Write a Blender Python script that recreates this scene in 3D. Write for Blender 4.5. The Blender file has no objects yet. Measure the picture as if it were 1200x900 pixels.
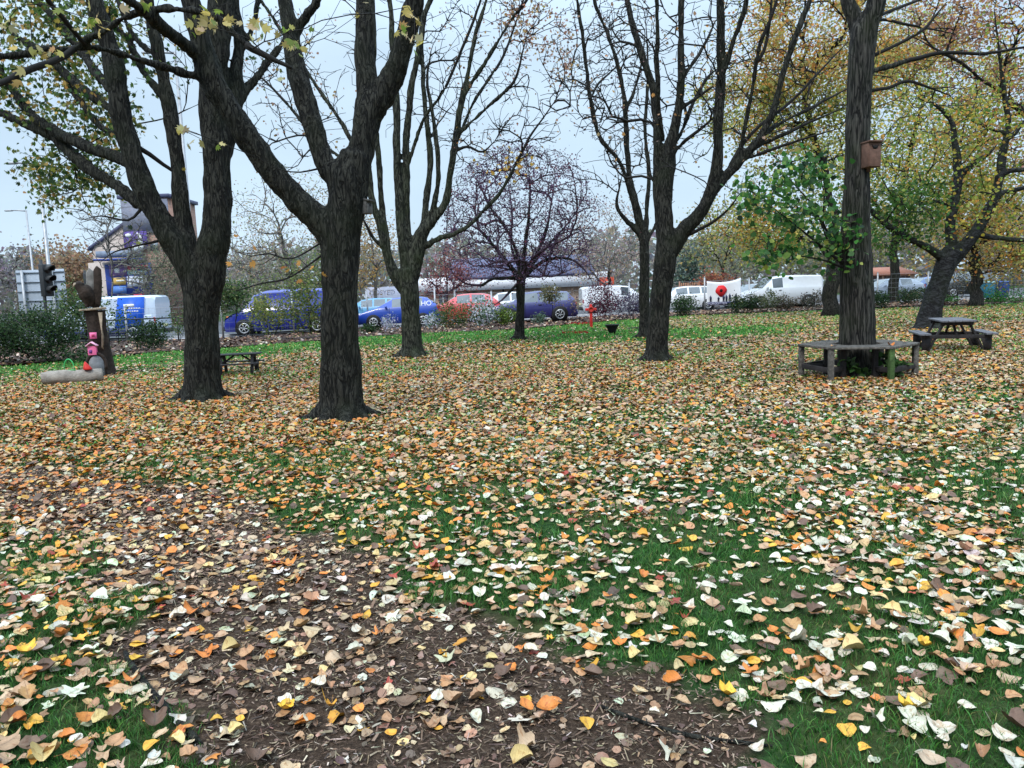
import bpy, math, random
import numpy as np
from mathutils import Vector, Matrix, noise as mnoise
C = bpy.context.scene.collection
rng = np.random.default_rng(7)
random.seed(7)
R = math.radians
# ------------------------------------------------------------------ camera model (photo pixels 1200x900)
CAMH, FPX, PITCH, ROLL = 1.55, 906.0, 6.8, 2.2
Mcam = Matrix.Rotation(R(90 - PITCH), 3, 'X') @ Matrix.Rotation(R(-ROLL), 3, 'Z')
MC = np.array(Mcam)
def ray(u, v):
    return MC @ np.array([(u - 600) / FPX, -(v - 450) / FPX, -1.0])
def W(u, v, d):                       # the place seen at pixel (u,v) that lies d metres ahead
    r = ray(u, v)
    return np.array([0, 0, CAMH]) + r * (d / r[1])
def G(u, v):                          # the place on the ground seen at pixel (u,v)
    r = ray(u, v)
    return np.array([0, 0, CAMH]) + r * (-CAMH / r[2])
def project(P):
    q = (np.asarray(P) - np.array([0, 0, CAMH])) @ MC
    z = -q[..., 2]
    return 600 + FPX * q[..., 0] / z, 450 - FPX * q[..., 1] / z, z
# ------------------------------------------------------------------ value noise
_lat = rng.random((64, 64))
def vnoise(x, y, s, seed=0):
    x = np.asarray(x) / s + seed * 17.31; y = np.asarray(y) / s + seed * 9.77
    xi = np.floor(x).astype(int); yi = np.floor(y).astype(int)
    fx = x - xi; fy = y - yi
    fx = fx * fx * (3 - 2 * fx); fy = fy * fy * (3 - 2 * fy)
    g = lambda a, b: _lat[a % 64, b % 64]
    return (g(xi, yi) * (1 - fx) + g(xi + 1, yi) * fx) * (1 - fy) + (g(xi, yi + 1) * (1 - fx) + g(xi + 1, yi + 1) * fx) * fy
def sstep(a, b, x):
    t = np.clip((np.asarray(x) - a) / (b - a), 0, 1)
    return t * t * (3 - 2 * t)
# ------------------------------------------------------------------ materials
def new_mat(name):
    m = bpy.data.materials.new(name); m.use_nodes = True
    return m, m.node_tree, m.node_tree.nodes['Principled BSDF']
def N(nt, t, **kw):
    n = nt.nodes.new(t)
    for k, v in kw.items():
        if k.startswith('i_'):
            n.inputs[k[2:].replace('_', ' ')].default_value = v
        else:
            setattr(n, k, v)
    return n
def ramp(nt, fac, stops):
    r = nt.nodes.new('ShaderNodeValToRGB')
    e = r.color_ramp.elements
    while len(e) > 1: e.remove(e[-1])
    e[0].position, e[0].color = stops[0][0], (*stops[0][1], 1)
    for p, c in stops[1:]:
        x = e.new(p); x.color = (*c, 1)
    nt.links.new(fac, r.inputs['Fac'])
    return r.outputs['Color']
def mat(name, col, rough=.6, metal=0, var=.15, scale=6, bump=0, bscale=60, spec=.3, coat=0, trans=0):
    m, nt, b = new_mat(name)
    tc = N(nt, 'ShaderNodeTexCoord')
    n = N(nt, 'ShaderNodeTexNoise', i_Scale=scale, i_Detail=6.0)
    nt.links.new(tc.outputs['Object'], n.inputs['Vector'])
    c0 = tuple(max(0, c * (1 - var)) for c in col); c1 = tuple(min(1, c * (1 + var)) for c in col)
    nt.links.new(ramp(nt, n.outputs['Fac'], [(.3, c0), (.7, c1)]), b.inputs['Base Color'])
    b.inputs['Roughness'].default_value = rough; b.inputs['Metallic'].default_value = metal
    b.inputs['Specular IOR Level'].default_value = spec
    b.inputs['Coat Weight'].default_value = coat
    if bump:
        n2 = N(nt, 'ShaderNodeTexNoise', i_Scale=bscale, i_Detail=5.0)
        nt.links.new(tc.outputs['Object'], n2.inputs['Vector'])
        bp = N(nt, 'ShaderNodeBump', i_Strength=bump, i_Distance=.02)
        nt.links.new(n2.outputs['Fac'], bp.inputs['Height']); nt.links.new(bp.outputs['Normal'], b.inputs['Normal'])
    return m
def leaf_mat(name, trans=.3, rough=.6, mott=.25, mscale=40):
    m, nt, b = new_mat(name)
    at = N(nt, 'ShaderNodeAttribute', attribute_name='Col')
    tc = N(nt, 'ShaderNodeTexCoord')
    n = N(nt, 'ShaderNodeTexNoise', i_Scale=mscale, i_Detail=4.0)
    nt.links.new(tc.outputs['Object'], n.inputs['Vector'])
    f = ramp(nt, n.outputs['Fac'], [(.3, (1 - mott,) * 3), (.65, (1.08,) * 3)])
    mx = N(nt, 'ShaderNodeMix', data_type='RGBA', blend_type='MULTIPLY')
    mx.inputs[0].default_value = 1
    nt.links.new(at.outputs['Color'], mx.inputs[6]); nt.links.new(f, mx.inputs[7])
    nt.links.new(mx.outputs[2], b.inputs['Base Color'])
    b.inputs['Roughness'].default_value = rough; b.inputs['Specular IOR Level'].default_value = .25
    if trans:
        t = N(nt, 'ShaderNodeBsdfTranslucent'); nt.links.new(mx.outputs[2], t.inputs['Color'])
        ms = N(nt, 'ShaderNodeMixShader'); ms.inputs[0].default_value = trans
        nt.links.new(b.outputs[0], ms.inputs[1]); nt.links.new(t.outputs[0], ms.inputs[2])
        nt.links.new(ms.outputs[0], nt.nodes['Material Output'].inputs['Surface'])
    return m
def vein_mat(name):
    m, nt, b = new_mat(name); L = nt.links
    at = N(nt, 'ShaderNodeAttribute', attribute_name='Col'); lf = N(nt, 'ShaderNodeAttribute', attribute_name='Leaf'); s = N(nt, 'ShaderNodeSeparateXYZ'); L.new(lf.outputs['Vector'], s.inputs[0])
    def M(op, a, b_=None, c=None):
        n = N(nt, 'ShaderNodeMath', operation=op)
        for i, v in enumerate((a, b_, c)):
            if v is None: continue
            if isinstance(v, (int, float)): n.inputs[i].default_value = v
            else: L.new(v, n.inputs[i])
        return n.outputs[0]
    ax = M('ABSOLUTE', s.outputs['X'])
    rib = M('SMOOTH_MIN', M('MULTIPLY', ax, 30.0), 1.0, .2)
    ph = M('ABSOLUTE', M('SUBTRACT', M('FRACT', M('SUBTRACT', M('MULTIPLY', s.outputs['Y'], 7.5), M('MULTIPLY', ax, 6.0))), .5))
    side = M('MINIMUM', M('MULTIPLY', ph, 9.0), 1.0)
    v = M('MULTIPLY', M('MULTIPLY_ADD', rib, .30, .70), M('MULTIPLY_ADD', side, .16, .84))
    n1 = N(nt, 'ShaderNodeTexNoise', i_Scale=3.2, i_Detail=5.0, i_Roughness=.65); L.new(lf.outputs['Vector'], n1.inputs['Vector'])
    n2 = N(nt, 'ShaderNodeTexNoise', i_Scale=15.0, i_Detail=3.0); L.new(lf.outputs['Vector'], n2.inputs['Vector'])
    mo = M('MULTIPLY', v, M('MULTIPLY_ADD', n2.outputs['Fac'], .5, .75))
    mx = N(nt, 'ShaderNodeMix', data_type='RGBA', blend_type='MULTIPLY'); mx.inputs[0].default_value = 1; L.new(at.outputs['Color'], mx.inputs[6])
    cb = N(nt, 'ShaderNodeCombineXYZ'); [L.new(mo, cb.inputs[i]) for i in range(3)]; L.new(cb.outputs[0], mx.inputs[7])
    blot = N(nt, 'ShaderNodeMix', data_type='RGBA'); L.new(ramp(nt, n1.outputs['Fac'], [(.52, (0,) * 3), (.62, (.75,) * 3)]), blot.inputs[0]); L.new(mx.outputs[2], blot.inputs[6])
    br = N(nt, 'ShaderNodeMix', data_type='RGBA', blend_type='MULTIPLY'); br.inputs[0].default_value = 1; L.new(mx.outputs[2], br.inputs[6]); br.inputs[7].default_value = (.62, .45, .32, 1); L.new(br.outputs[2], blot.inputs[7])
    L.new(blot.outputs[2], b.inputs['Base Color']); b.inputs['Roughness'].default_value = .48; b.inputs['Specular IOR Level'].default_value = .35
    bp = N(nt, 'ShaderNodeBump', i_Strength=.35, i_Distance=.004); L.new(v, bp.inputs['Height']); L.new(bp.outputs['Normal'], b.inputs['Normal'])
    return m
def bark_mat(name, dark, light, moss=0, zs=.22, sc=22, bump=.9, mcol=(.035, .05, .018)):
    m, nt, b = new_mat(name)
    tc = N(nt, 'ShaderNodeTexCoord')
    mp = N(nt, 'ShaderNodeMapping'); mp.inputs['Scale'].default_value = (1, 1, zs)
    nt.links.new(tc.outputs['Object'], mp.inputs['Vector'])
    wn = N(nt, 'ShaderNodeTexNoise', i_Scale=5.0, i_Detail=3.0)
    nt.links.new(mp.outputs[0], wn.inputs['Vector'])
    ad = N(nt, 'ShaderNodeMix', data_type='RGBA', blend_type='LINEAR_LIGHT'); ad.inputs[0].default_value = .06
    nt.links.new(mp.outputs[0], ad.inputs[6]); nt.links.new(wn.outputs['Color'], ad.inputs[7])
    vo = N(nt, 'ShaderNodeTexNoise', i_Scale=sc * .8, i_Detail=3.0, i_Roughness=.5, i_Distortion=.6)
    nt.links.new(ad.outputs[2], vo.inputs['Vector'])
    rg = N(nt, 'ShaderNodeMath', operation='SUBTRACT'); nt.links.new(vo.outputs['Fac'], rg.inputs[0]); rg.inputs[1].default_value = .5
    rb = N(nt, 'ShaderNodeMath', operation='ABSOLUTE'); nt.links.new(rg.outputs[0], rb.inputs[0])
    n1 = N(nt, 'ShaderNodeTexNoise', i_Scale=sc * 1.7, i_Detail=7.0, i_Roughness=.65)
    nt.links.new(ad.outputs[2], n1.inputs['Vector'])
    n2 = N(nt, 'ShaderNodeTexNoise', i_Scale=2.3, i_Detail=5.0)
    nt.links.new(tc.outputs['Object'], n2.inputs['Vector'])
    ma = N(nt, 'ShaderNodeMath', operation='MULTIPLY'); nt.links.new(n1.outputs['Fac'], ma.inputs[0])
    cl = ramp(nt, rb.outputs[0], [(0, (.2,) * 3), (.09, (1,) * 3)])
    nt.links.new(cl, ma.inputs[1])
    base = ramp(nt, ma.outputs[0], [(.22, dark), (.42, tuple(.45 * q for q in light)), (.66, light)])
    mx = N(nt, 'ShaderNodeMix', data_type='RGBA')
    mf = ramp(nt, n2.outputs['Fac'], [(.45, (0,) * 3), (.7, (moss,) * 3)])
    nt.links.new(mf, mx.inputs[0]); nt.links.new(base, mx.inputs[6]); mx.inputs[7].default_value = (*mcol, 1)
    nt.links.new(mx.outputs[2], b.inputs['Base Color'])
    b.inputs['Roughness'].default_value = .85; b.inputs['Specular IOR Level'].default_value = .2
    bp = N(nt, 'ShaderNodeBump', i_Strength=bump, i_Distance=.03)
    nt.links.new(ma.outputs[0], bp.inputs['Height']); nt.links.new(bp.outputs['Normal'], b.inputs['Normal'])
    return m
# ------------------------------------------------------------------ mesh building
def build(name, V, F, matl, parent=None, loc=None, col=None, smooth=False, lp=None):
    """V (n,3); F list of (m,k) int arrays; ONE mesh object."""
    V = np.asarray(V, dtype=np.float64)
    if loc is not None: V = V - np.asarray(loc)
    if isinstance(F, np.ndarray): F = [F]
    F = [np.asarray(f, dtype=np.int32) for f in F if len(f)]
    me = bpy.data.meshes.new(name)
    me.vertices.add(len(V)); me.vertices.foreach_set('co', V.astype(np.float32).ravel())
    li = np.concatenate([f.ravel() for f in F]); ln = np.concatenate([np.full(len(f), f.shape[1], np.int32) for f in F])
    me.loops.add(len(li)); me.loops.foreach_set('vertex_index', li)
    me.polygons.add(len(ln)); st = np.zeros(len(ln), np.int32); st[1:] = np.cumsum(ln)[:-1]
    me.polygons.foreach_set('loop_start', st); me.polygons.foreach_set('loop_total', ln)
    if smooth: me.polygons.foreach_set('use_smooth', np.ones(len(ln), bool))
    if col is not None:
        a = me.color_attributes.new('Col', 'FLOAT_COLOR', 'POINT')
        c4 = np.ones((len(V), 4), np.float32); c4[:, :3] = col
        a.data.foreach_set('color', c4.ravel())
    if lp is not None:
        a = me.attributes.new('Leaf', 'FLOAT_VECTOR', 'POINT'); a.data.foreach_set('vector', np.asarray(lp, np.float32).ravel())
    me.update(calc_edges=True); me.validate()
    me.materials.append(matl)
    o = bpy.data.objects.new(name, me); C.objects.link(o)
    if parent is not None: o.parent = parent
    return o
def tag(o, label=None, cat=None, group=None, kind=None):
    if label: o['label'] = label
    if cat: o['category'] = cat
    if group: o['group'] = group
    if kind: o['kind'] = kind
    return o
def thing(name, label, cat, loc=(0, 0, 0), rotz=0, group=None):
    o = bpy.data.objects.new(name, None); C.objects.link(o)
    o.location = tuple(float(x) for x in loc); o.rotation_euler = (0, 0, rotz); o.empty_display_size = .2
    return tag(o, label, cat, group)
class MB:
    """collects boxes, bars, tubes, prisms for one mesh"""
    def __init__(s): s.V, s.F, s.n = [], {}, 0
    def add(s, V, F):
        V = np.asarray(V, float)
        for f in F:
            s.F.setdefault(len(f), []).append([i + s.n for i in f])
        s.V.append(V); s.n += len(V); return s
    def box(s, c, sz, rot=None):
        h = np.asarray(sz, float) / 2
        V = np.array([[x, y, z] for x in (-1, 1) for y in (-1, 1) for z in (-1, 1)]) * h
        if rot is not None: V = V @ np.array(rot).T
        return s.add(V + np.asarray(c, float), [(0, 1, 3, 2), (4, 6, 7, 5), (0, 4, 5, 1), (2, 3, 7, 6), (0, 2, 6, 4), (1, 5, 7, 3)])
    def bar(s, p, q, w, h, up=(0, 0, 1)):
        p, q = np.asarray(p, float), np.asarray(q, float); d = q - p; L = np.linalg.norm(d); d /= L
        x = np.cross(up, d); nx = np.linalg.norm(x)
        x = np.array([1., 0, 0]) if nx < 1e-6 else x / nx
        z = np.cross(d, x)
        return s.box((p + q) / 2, (w, L, h), np.stack([x, d, z], 1))
    def tube(s, P, rad, n=8, cap=True):
        P = np.asarray(P, float); rad = np.broadcast_to(np.asarray(rad, float), (len(P),))
        V = tube_verts(P, rad, n); k = len(P)
        F = [(i * n + j, i * n + (j + 1) % n, (i + 1) * n + (j + 1) % n, (i + 1) * n + j) for i in range(k - 1) for j in range(n)]
        if cap: F += [tuple(range(n))[::-1], tuple((k - 1) * n + j for j in range(n))]
        return s.add(V, F)
    def prism(s, poly, a, b, axis=1):
        """poly of 2-D points extruded from a to b along axis (0:x 1:y 2:z)"""
        k = len(poly); V = []
        for t in (a, b):
            for p, q in poly:
                V.append({0: (t, p, q), 1: (p, t, q), 2: (p, q, t)}[axis])
        F = [tuple(range(k)), tuple(range(2 * k - 1, k - 1, -1))] + [(i, i + k, (i + 1) % k + k, (i + 1) % k) for i in range(k)]
        return s.add(V, F)
    def lathe(s, prof, c=(0, 0, 0), n=16):
        V = []; k = len(prof)
        for r, z in prof:
            for j in range(n):
                a = 2 * math.pi * j / n; V.append((c[0] + r * math.cos(a), c[1] + r * math.sin(a), c[2] + z))
        F = [(i * n + j, i * n + (j + 1) % n, (i + 1) * n + (j + 1) % n, (i + 1) * n + j) for i in range(k - 1) for j in range(n)]
        return s.add(V, F + [tuple(range(n))[::-1], tuple((k - 1) * n + j for j in range(n))])
    def build(s, name, m, parent=None, bevel=0, smooth=False):
        o = build(name, np.concatenate(s.V), [np.array(f) for f in s.F.values()], m, parent, smooth=smooth)
        if bevel:
            b = o.modifiers.new('bevel', 'BEVEL'); b.width = bevel; b.segments = 2; b.limit_method = 'ANGLE'
        return o
def tube_verts(P, rad, n):
    T = np.gradient(P, axis=0) if len(P) > 1 else np.array([[0, 0, 1.]])
    T /= np.linalg.norm(T, axis=1, keepdims=True) + 1e-12
    u = np.cross(T[0], [0, 0, 1.])
    if np.linalg.norm(u) < .1: u = np.cross(T[0], [0, 1., 0])
    u /= np.linalg.norm(u); out = []
    a = np.arange(n) * 2 * math.pi / n; ca, sa = np.cos(a)[:, None], np.sin(a)[:, None]
    for i in range(len(P)):
        u = u - T[i] * (u @ T[i]); u /= np.linalg.norm(u) + 1e-12
        w = np.cross(T[i], u)
        out.append(P[i] + rad[i] * (ca * u + sa * w))
    return np.concatenate(out)
def segs(P0, P1, R0, R1, n=3):
    """many tapered prisms at once -> V, F(quads)"""
    d = P1 - P0; L = np.linalg.norm(d, axis=1, keepdims=True) + 1e-9; d = d / L
    ref = np.where(np.abs(d[:, 2:3]) > .9, np.array([[0, 1., 0]]), np.array([[0, 0, 1.]]))
    u = np.cross(d, ref); u /= np.linalg.norm(u, axis=1, keepdims=True) + 1e-9
    w = np.cross(d, u)
    a = np.arange(n) * 2 * math.pi / n
    ring = np.cos(a)[None, :, None] * u[:, None] + np.sin(a)[None, :, None] * w[:, None]
    A = P0[:, None] + ring * R0[:, None, None]; B = (P1 + d * R1[:, None] * .3)[:, None] + ring * R1[:, None, None]
    V = np.concatenate([A, B], 1).reshape(-1, 3)
    b = np.arange(len(P0))[:, None] * 2 * n; j = np.arange(n)[None]; k = (j + 1) % n
    F = np.stack([b + j, b + k, b + n + k, b + n + j], -1).reshape(-1, 4)
    return V, F
def pick(pal, n, jit=.12, r=None):
    r = r or rng
    w = np.array([p[0] for p in pal], float); c = np.array([p[1] for p in pal])
    idx = r.choice(len(pal), n, p=w / w.sum())
    k = c[idx] * (1 + r.normal(0, jit, (n, 1))) * (1 + r.normal(0, jit * .35, (n, 3)))
    return np.clip(k, .003, .9), idx
def leaf_cards(P, size, pal, r=None, flat=.35, six=False, aspect=.42, lobed=False):
    """leaf-shaped faces at P: folded rhombs (or six-point leaves)"""
    r = r or rng; n = len(P)
    size = np.broadcast_to(size, (n,)) * r.uniform(.65, 1.25, n)
    d = r.normal(0, 1, (n, 3)); d[:, 2] = d[:, 2] * flat - .25; d /= np.linalg.norm(d, axis=1, keepdims=True)
    q = r.normal(0, 1, (n, 3)); q[:, 2] *= .6; s = np.cross(d, q); s /= np.linalg.norm(s, axis=1, keepdims=True) + 1e-9
    nn = np.cross(s, d)
    if lobed: T = [(0, 0, 0), (-.28, .12, .03), (-.55, .42, -.03), (-.24, .46, .04), (-.36, .82, 0), (-.10, .72, .03), (0, 1.08, -.06), (.10, .72, .03), (.36, .82, 0), (.24, .46, .04), (.55, .42, -.03), (.28, .12, .03)]
    elif six: T = [(0, 0, 0), (-.45, .3, .07), (-.33, .75, .04), (0, 1.05, -.06), (.33, .75, .04), (.45, .3, .07)]
    else: T = [(0, 0, 0), (-aspect, .45, .06), (0, 1, -.04), (aspect, .45, .06)]
    T = np.array(T)
    V = P[:, None] + size[:, None, None] * (T[None, :, 0:1] * s[:, None] + T[None, :, 1:2] * d[:, None] + T[None, :, 2:3] * nn[:, None])
    col, _ = pick(pal, n, .22, r=r)
    k = len(T)
    F = (np.arange(n)[:, None] * k + np.arange(k)[None])
    return V.reshape(-1, 3), F, np.repeat(col, k, 0)
def subpoly(P, step):
    """Catmull-Rom resample of rows (x,y,z,r)"""
    P = np.asarray(P, float); Q = [P[0]]
    A = np.vstack([2 * P[0] - P[1], P, 2 * P[-1] - P[-2]])
    for i in range(1, len(A) - 2):
        L = np.linalg.norm(A[i + 1, :3] - A[i, :3]); k = max(1, int(round(L / step)))
        for t in np.linspace(0, 1, k + 1)[1:]:
            p = .5 * (2 * A[i] + (A[i + 1] - A[i - 1]) * t + (2 * A[i - 1] - 5 * A[i] + 4 * A[i + 1] - A[i + 2]) * t * t + (3 * A[i] - A[i - 1] - 3 * A[i + 1] + A[i + 2]) * t ** 3)
            p[3] = A[i, 3] * (1 - t) + A[i + 1, 3] * t
            Q.append(p)
    return np.array(Q)
# ================================================================== ground
def inpoly(x, y, poly):
    x = np.asarray(x); y = np.asarray(y); r = np.zeros(x.shape, bool); n = len(poly)
    for i in range(n):
        x0, y0 = poly[i]; x1, y1 = poly[(i + 1) % n]
        c = ((y0 > y) != (y1 > y)) & (x < (x1 - x0) * (y - y0) / ((y1 - y0) + 1e-12) + x0)
        r ^= c
    return r
PATHPX = [(930, 905), (860, 850), (760, 800), (690, 775), (600, 735), (500, 690), (430, 655), (372, 632), (330, 607), (270, 580), (190, 560), (60, 545), (-120, 545),
          (-120, 600), (0, 612), (70, 632), (115, 668), (135, 720), (155, 768), (190, 815), (225, 855), (262, 905)]
PATH = [tuple(G(u, v)[:2]) for u, v in PATHPX]
PATH[0] = (PATH[0][0] + .35, 1.2); PATH[-1] = (PATH[-1][0] + .2, 1.2)
def pathmask(x, y):
    j = .24
    xx = x + (vnoise(x, y, .35, 3) - .5) * j * 2 + (vnoise(x, y, .09, 4) - .5) * j
    yy = y + (vnoise(x, y, .35, 5) - .5) * j * 2 + (vnoise(x, y, .09, 6) - .5) * j
    return inpoly(xx, yy, PATH)
def hz(x, y):
    return (vnoise(x, y, 2.3, 1) - .5) * .05 + (vnoise(x, y, .5, 2) - .5) * .02 - .02 * pathsoft(x, y)
_gx = np.arange(-8, 8.01, .1); _gy = np.arange(0, 12.01, .1)
_pm = pathmask(*np.meshgrid(_gx, _gy, indexing='ij')).astype(float)
for _ in range(3):
    _pm = (_pm + np.roll(_pm, 1, 0) + np.roll(_pm, -1, 0) + np.roll(_pm, 1, 1) + np.roll(_pm, -1, 1)) / 5
def pathsoft(x, y):
    i = np.clip(((np.asarray(x) + 8) / .1), 0, len(_gx) - 1).astype(int); j = np.clip((np.asarray(y) / .1), 0, len(_gy) - 1).astype(int)
    return _pm[i, j]
# lawn edge (start of planting bed) and fence line, left to right
EDGEPX = [(-140, 441), (0, 430), (100, 421), (200, 412), (300, 406), (450, 394), (600, 387), (700, 378), (800, 370), (900, 366), (1000, 362), (1100, 358), (1200, 356), (1330, 352)]
EDGE = np.array([G(u, v)[:2] for u, v in EDGEPX])
FENCEPX = [(-160, 414), (60, 404), (262, 397.5), (345, 392.5), (432, 383.5), (511, 380.5), (577, 378), (651, 374), (738, 369.5), (826, 365), (878, 362.5), (931, 360), (1028, 356), (1087, 353.5), (1167, 351), (1300, 346)]
FENCE = np.array([G(u, v)[:2] for u, v in FENCEPX])
def edge_y(x): return np.interp(x, EDGE[:, 0], EDGE[:, 1])
def fence_y(x): return np.interp(x, FENCE[:, 0], FENCE[:, 1])
def spaced(a, fine, b, k):
    v = list(np.arange(-a, a + 1e-6, fine)); s = fine
    while v[-1] < b: s *= k; v.append(v[-1] + s)
    neg = [-t for t in v if t > a + 1e-6][::-1]
    return np.array(neg + v)
gx = spaced(7, .12, 420, 1.12)
gy = [-40, -20, -10, -4]; v = 0.
gy += list(np.arange(0, 11, .12)); s = .12
while gy[-1] < 420: s *= 1.1; gy.append(gy[-1] + s)
gy = np.array(gy)
X, Y = np.meshgrid(gx, gy, indexing='ij')
Z = hz(X, Y); far = sstep(20, 60, np.hypot(X, Y)); Z = Z * (1 - far)
pm = pathmask(X, Y).astype(float); pm = np.where((np.abs(X) < 9) & (Y < 13), pm, 0)
nx, ny = X.shape
ii = np.arange(nx * ny).reshape(nx, ny)
F = np.stack([ii[:-1, :-1], ii[1:, :-1], ii[1:, 1:], ii[:-1, 1:]], -1).reshape(-1, 4)
m_ground, nt, b = new_mat('soil_and_turf')
tc = N(nt, 'ShaderNodeTexCoord')
at = N(nt, 'ShaderNodeAttribute', attribute_name='Col')
n1 = N(nt, 'ShaderNodeTexNoise', i_Scale=30.0, i_Detail=8.0, i_Roughness=.7); nt.links.new(tc.outputs['Object'], n1.inputs['Vector'])
n2 = N(nt, 'ShaderNodeTexNoise', i_Scale=1.1, i_Detail=4.0); nt.links.new(tc.outputs['Object'], n2.inputs['Vector'])
g1 = ramp(nt, n1.outputs['Fac'], [(.3, (.006, .018, .005)), (.5, (.018, .050, .012)), (.7, (.045, .085, .025))])
g2 = ramp(nt, n1.outputs['Fac'], [(.3, (.05, .045, .02)), (.7, (.11, .09, .04))])
mx = N(nt, 'ShaderNodeMix', data_type='RGBA'); nt.links.new(ramp(nt, n2.outputs['Fac'], [(.45, (0,) * 3), (.7, (.7,) * 3)]), mx.inputs[0])
nt.links.new(g1, mx.inputs[6]); nt.links.new(g2, mx.inputs[7])
n3 = N(nt, 'ShaderNodeTexNoise', i_Scale=55.0, i_Detail=8.0, i_Roughness=.75); nt.links.new(tc.outputs['Object'], n3.inputs['Vector'])
p1 = ramp(nt, n3.outputs['Fac'], [(.3, (.012, .008, .006)), (.5, (.045, .029, .020)), (.68, (.12, .082, .057))])
mx2 = N(nt, 'ShaderNodeMix', data_type='RGBA'); nt.links.new(at.outputs['Fac'], mx2.inputs[0])
nt.links.new(mx.outputs[2], mx2.inputs[6]); nt.links.new(p1, mx2.inputs[7])
nt.links.new(mx2.outputs[2], b.inputs['Base Color']); b.inputs['Roughness'].default_value = .95; b.inputs['Specular IOR Level'].default_value = .1
bp = N(nt, 'ShaderNodeBump', i_Strength=.8, i_Distance=.03); nt.links.new(n1.outputs['Fac'], bp.inputs['Height']); nt.links.new(bp.outputs['Normal'], b.inputs['Normal'])
o = build('ground', np.stack([X, Y, Z], -1).reshape(-1, 3), F, m_ground, col=np.repeat(pm.reshape(-1, 1), 3, 1), smooth=True)
tag(o, 'park lawn with a worn bark chip path crossing it', 'lawn', kind='structure')
# planting bed strip, pavement, road beyond the fence
def strip(name, A, B, z, m, label, cat, n=60):
    t = np.linspace(0, 1, n)
    f = lambda P: np.stack([np.interp(t, np.linspace(0, 1, len(P)), np.asarray(P)[:, k]) for k in (0, 1)], 1)
    A, B = f(A), f(B); rows = 7
    V = np.concatenate([np.c_[A * (1 - s) + B * s, np.full(n, z) + (0 if z > .2 else .012 * np.sin(s * 9))] for s in np.linspace(0, 1, rows)])
    Fq = np.array([(r * n + i, r * n + i + 1, (r + 1) * n + i + 1, (r + 1) * n + i) for r in range(rows - 1) for i in range(n - 1)])
    return tag(build(name, V, Fq, m, smooth=True), label, cat, kind='structure')
m_mulch = mat('bark_mulch', (.045, .026, .018), .95, var=.7, scale=25, bump=.9, bscale=40)
m_road = mat('asphalt', (.075, .078, .085), .8, var=.25, scale=3, bump=.2, bscale=300)
m_pave = mat('paving', (.26, .26, .28), .8, var=.15, scale=2)
m_kerb = mat('kerbstone', (.33, .33, .34), .8, var=.15, scale=4)
xs = np.linspace(EDGE[0, 0] - 6, 34, 50)
eY = np.interp(xs, EDGE[:, 0], EDGE[:, 1]); fY = np.interp(xs, FENCE[:, 0], FENCE[:, 1])
strip('planting_bed', np.c_[xs, eY], np.c_[xs, fY + .5], .045, m_mulch, 'strip of brown bark mulch between lawn and fence', 'planting bed')
xl = np.linspace(-60, 70, 50)
fl = np.interp(xl, FENCE[:, 0], FENCE[:, 1])
fl = np.where(xl < FENCE[0, 0], FENCE[0, 1] + (xl - FENCE[0, 0]) * .1, fl)
strip('pavement', np.c_[xl, fl + .5], np.c_[xl, fl + 2.1], .03, m_pave, 'pale concrete pavement behind the wire fence', 'pavement')
strip('road', np.c_[xl, fl + 2.2], np.c_[xl, fl + 30], .025, m_road, 'grey asphalt road and car park beyond the fence', 'road')
kb = MB()
for i in range(len(xl) - 1): kb.bar((xl[i], fl[i] + 2.1, .06), (xl[i + 1], fl[i + 1] + 2.1, .06), .14, .12)
tag(kb.build('kerb', m_kerb), 'pale kerbstones along the road', 'kerb', kind='structure')
# ================================================================== fallen leaves, grass, chips
PAL = {'cream white': (.54, .50, .40), 'pale green': (.47, .50, .34), 'straw yellow': (.52, .38, .17), 'golden yellow': (.60, .31, .035), 'orange': (.55, .19, .034),
       'tan brown': (.38, .21, .10), 'dark brown': (.13, .075, .05), 'dusty pink': (.42, .26, .15), 'red': (.32, .055, .03), 'beige': (.47, .34, .21)}
PN = list(PAL); PC = np.array([PAL[k] for k in PN])
def outline(kind, n, r):
    a = np.linspace(0, 2 * math.pi, n, endpoint=False) + math.pi / n        # 0 = tip (+y)
    if kind == 'round':
        rad = .5 * (1 - .10 * np.cos(a) + .06 * np.cos(2 * a)); rad *= 1 + .05 * r.normal(0, 1, n)
        rad[np.abs(a - math.pi) < .25] *= .86
    elif kind == 'pointed':
        rad = .45 * (1 + .22 * np.exp(-(np.minimum(a, 2 * math.pi - a) / .33) ** 2) * 1.6 - .05 * np.cos(a)); rad *= 1 + .055 * r.normal(0, 1, n)
    else:                                                                     # lobed
        rad = .30 + .32 * np.abs(np.cos(2.5 * a)) ** 1.6 * (1 - .35 * (a > 2.2) * (a < 4.1)); rad *= 1 + .07 * r.normal(0, 1, n)
    return np.c_[rad * np.sin(a), rad * np.cos(a)]
KINDS = ['round', 'pointed', 'lobed']
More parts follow.
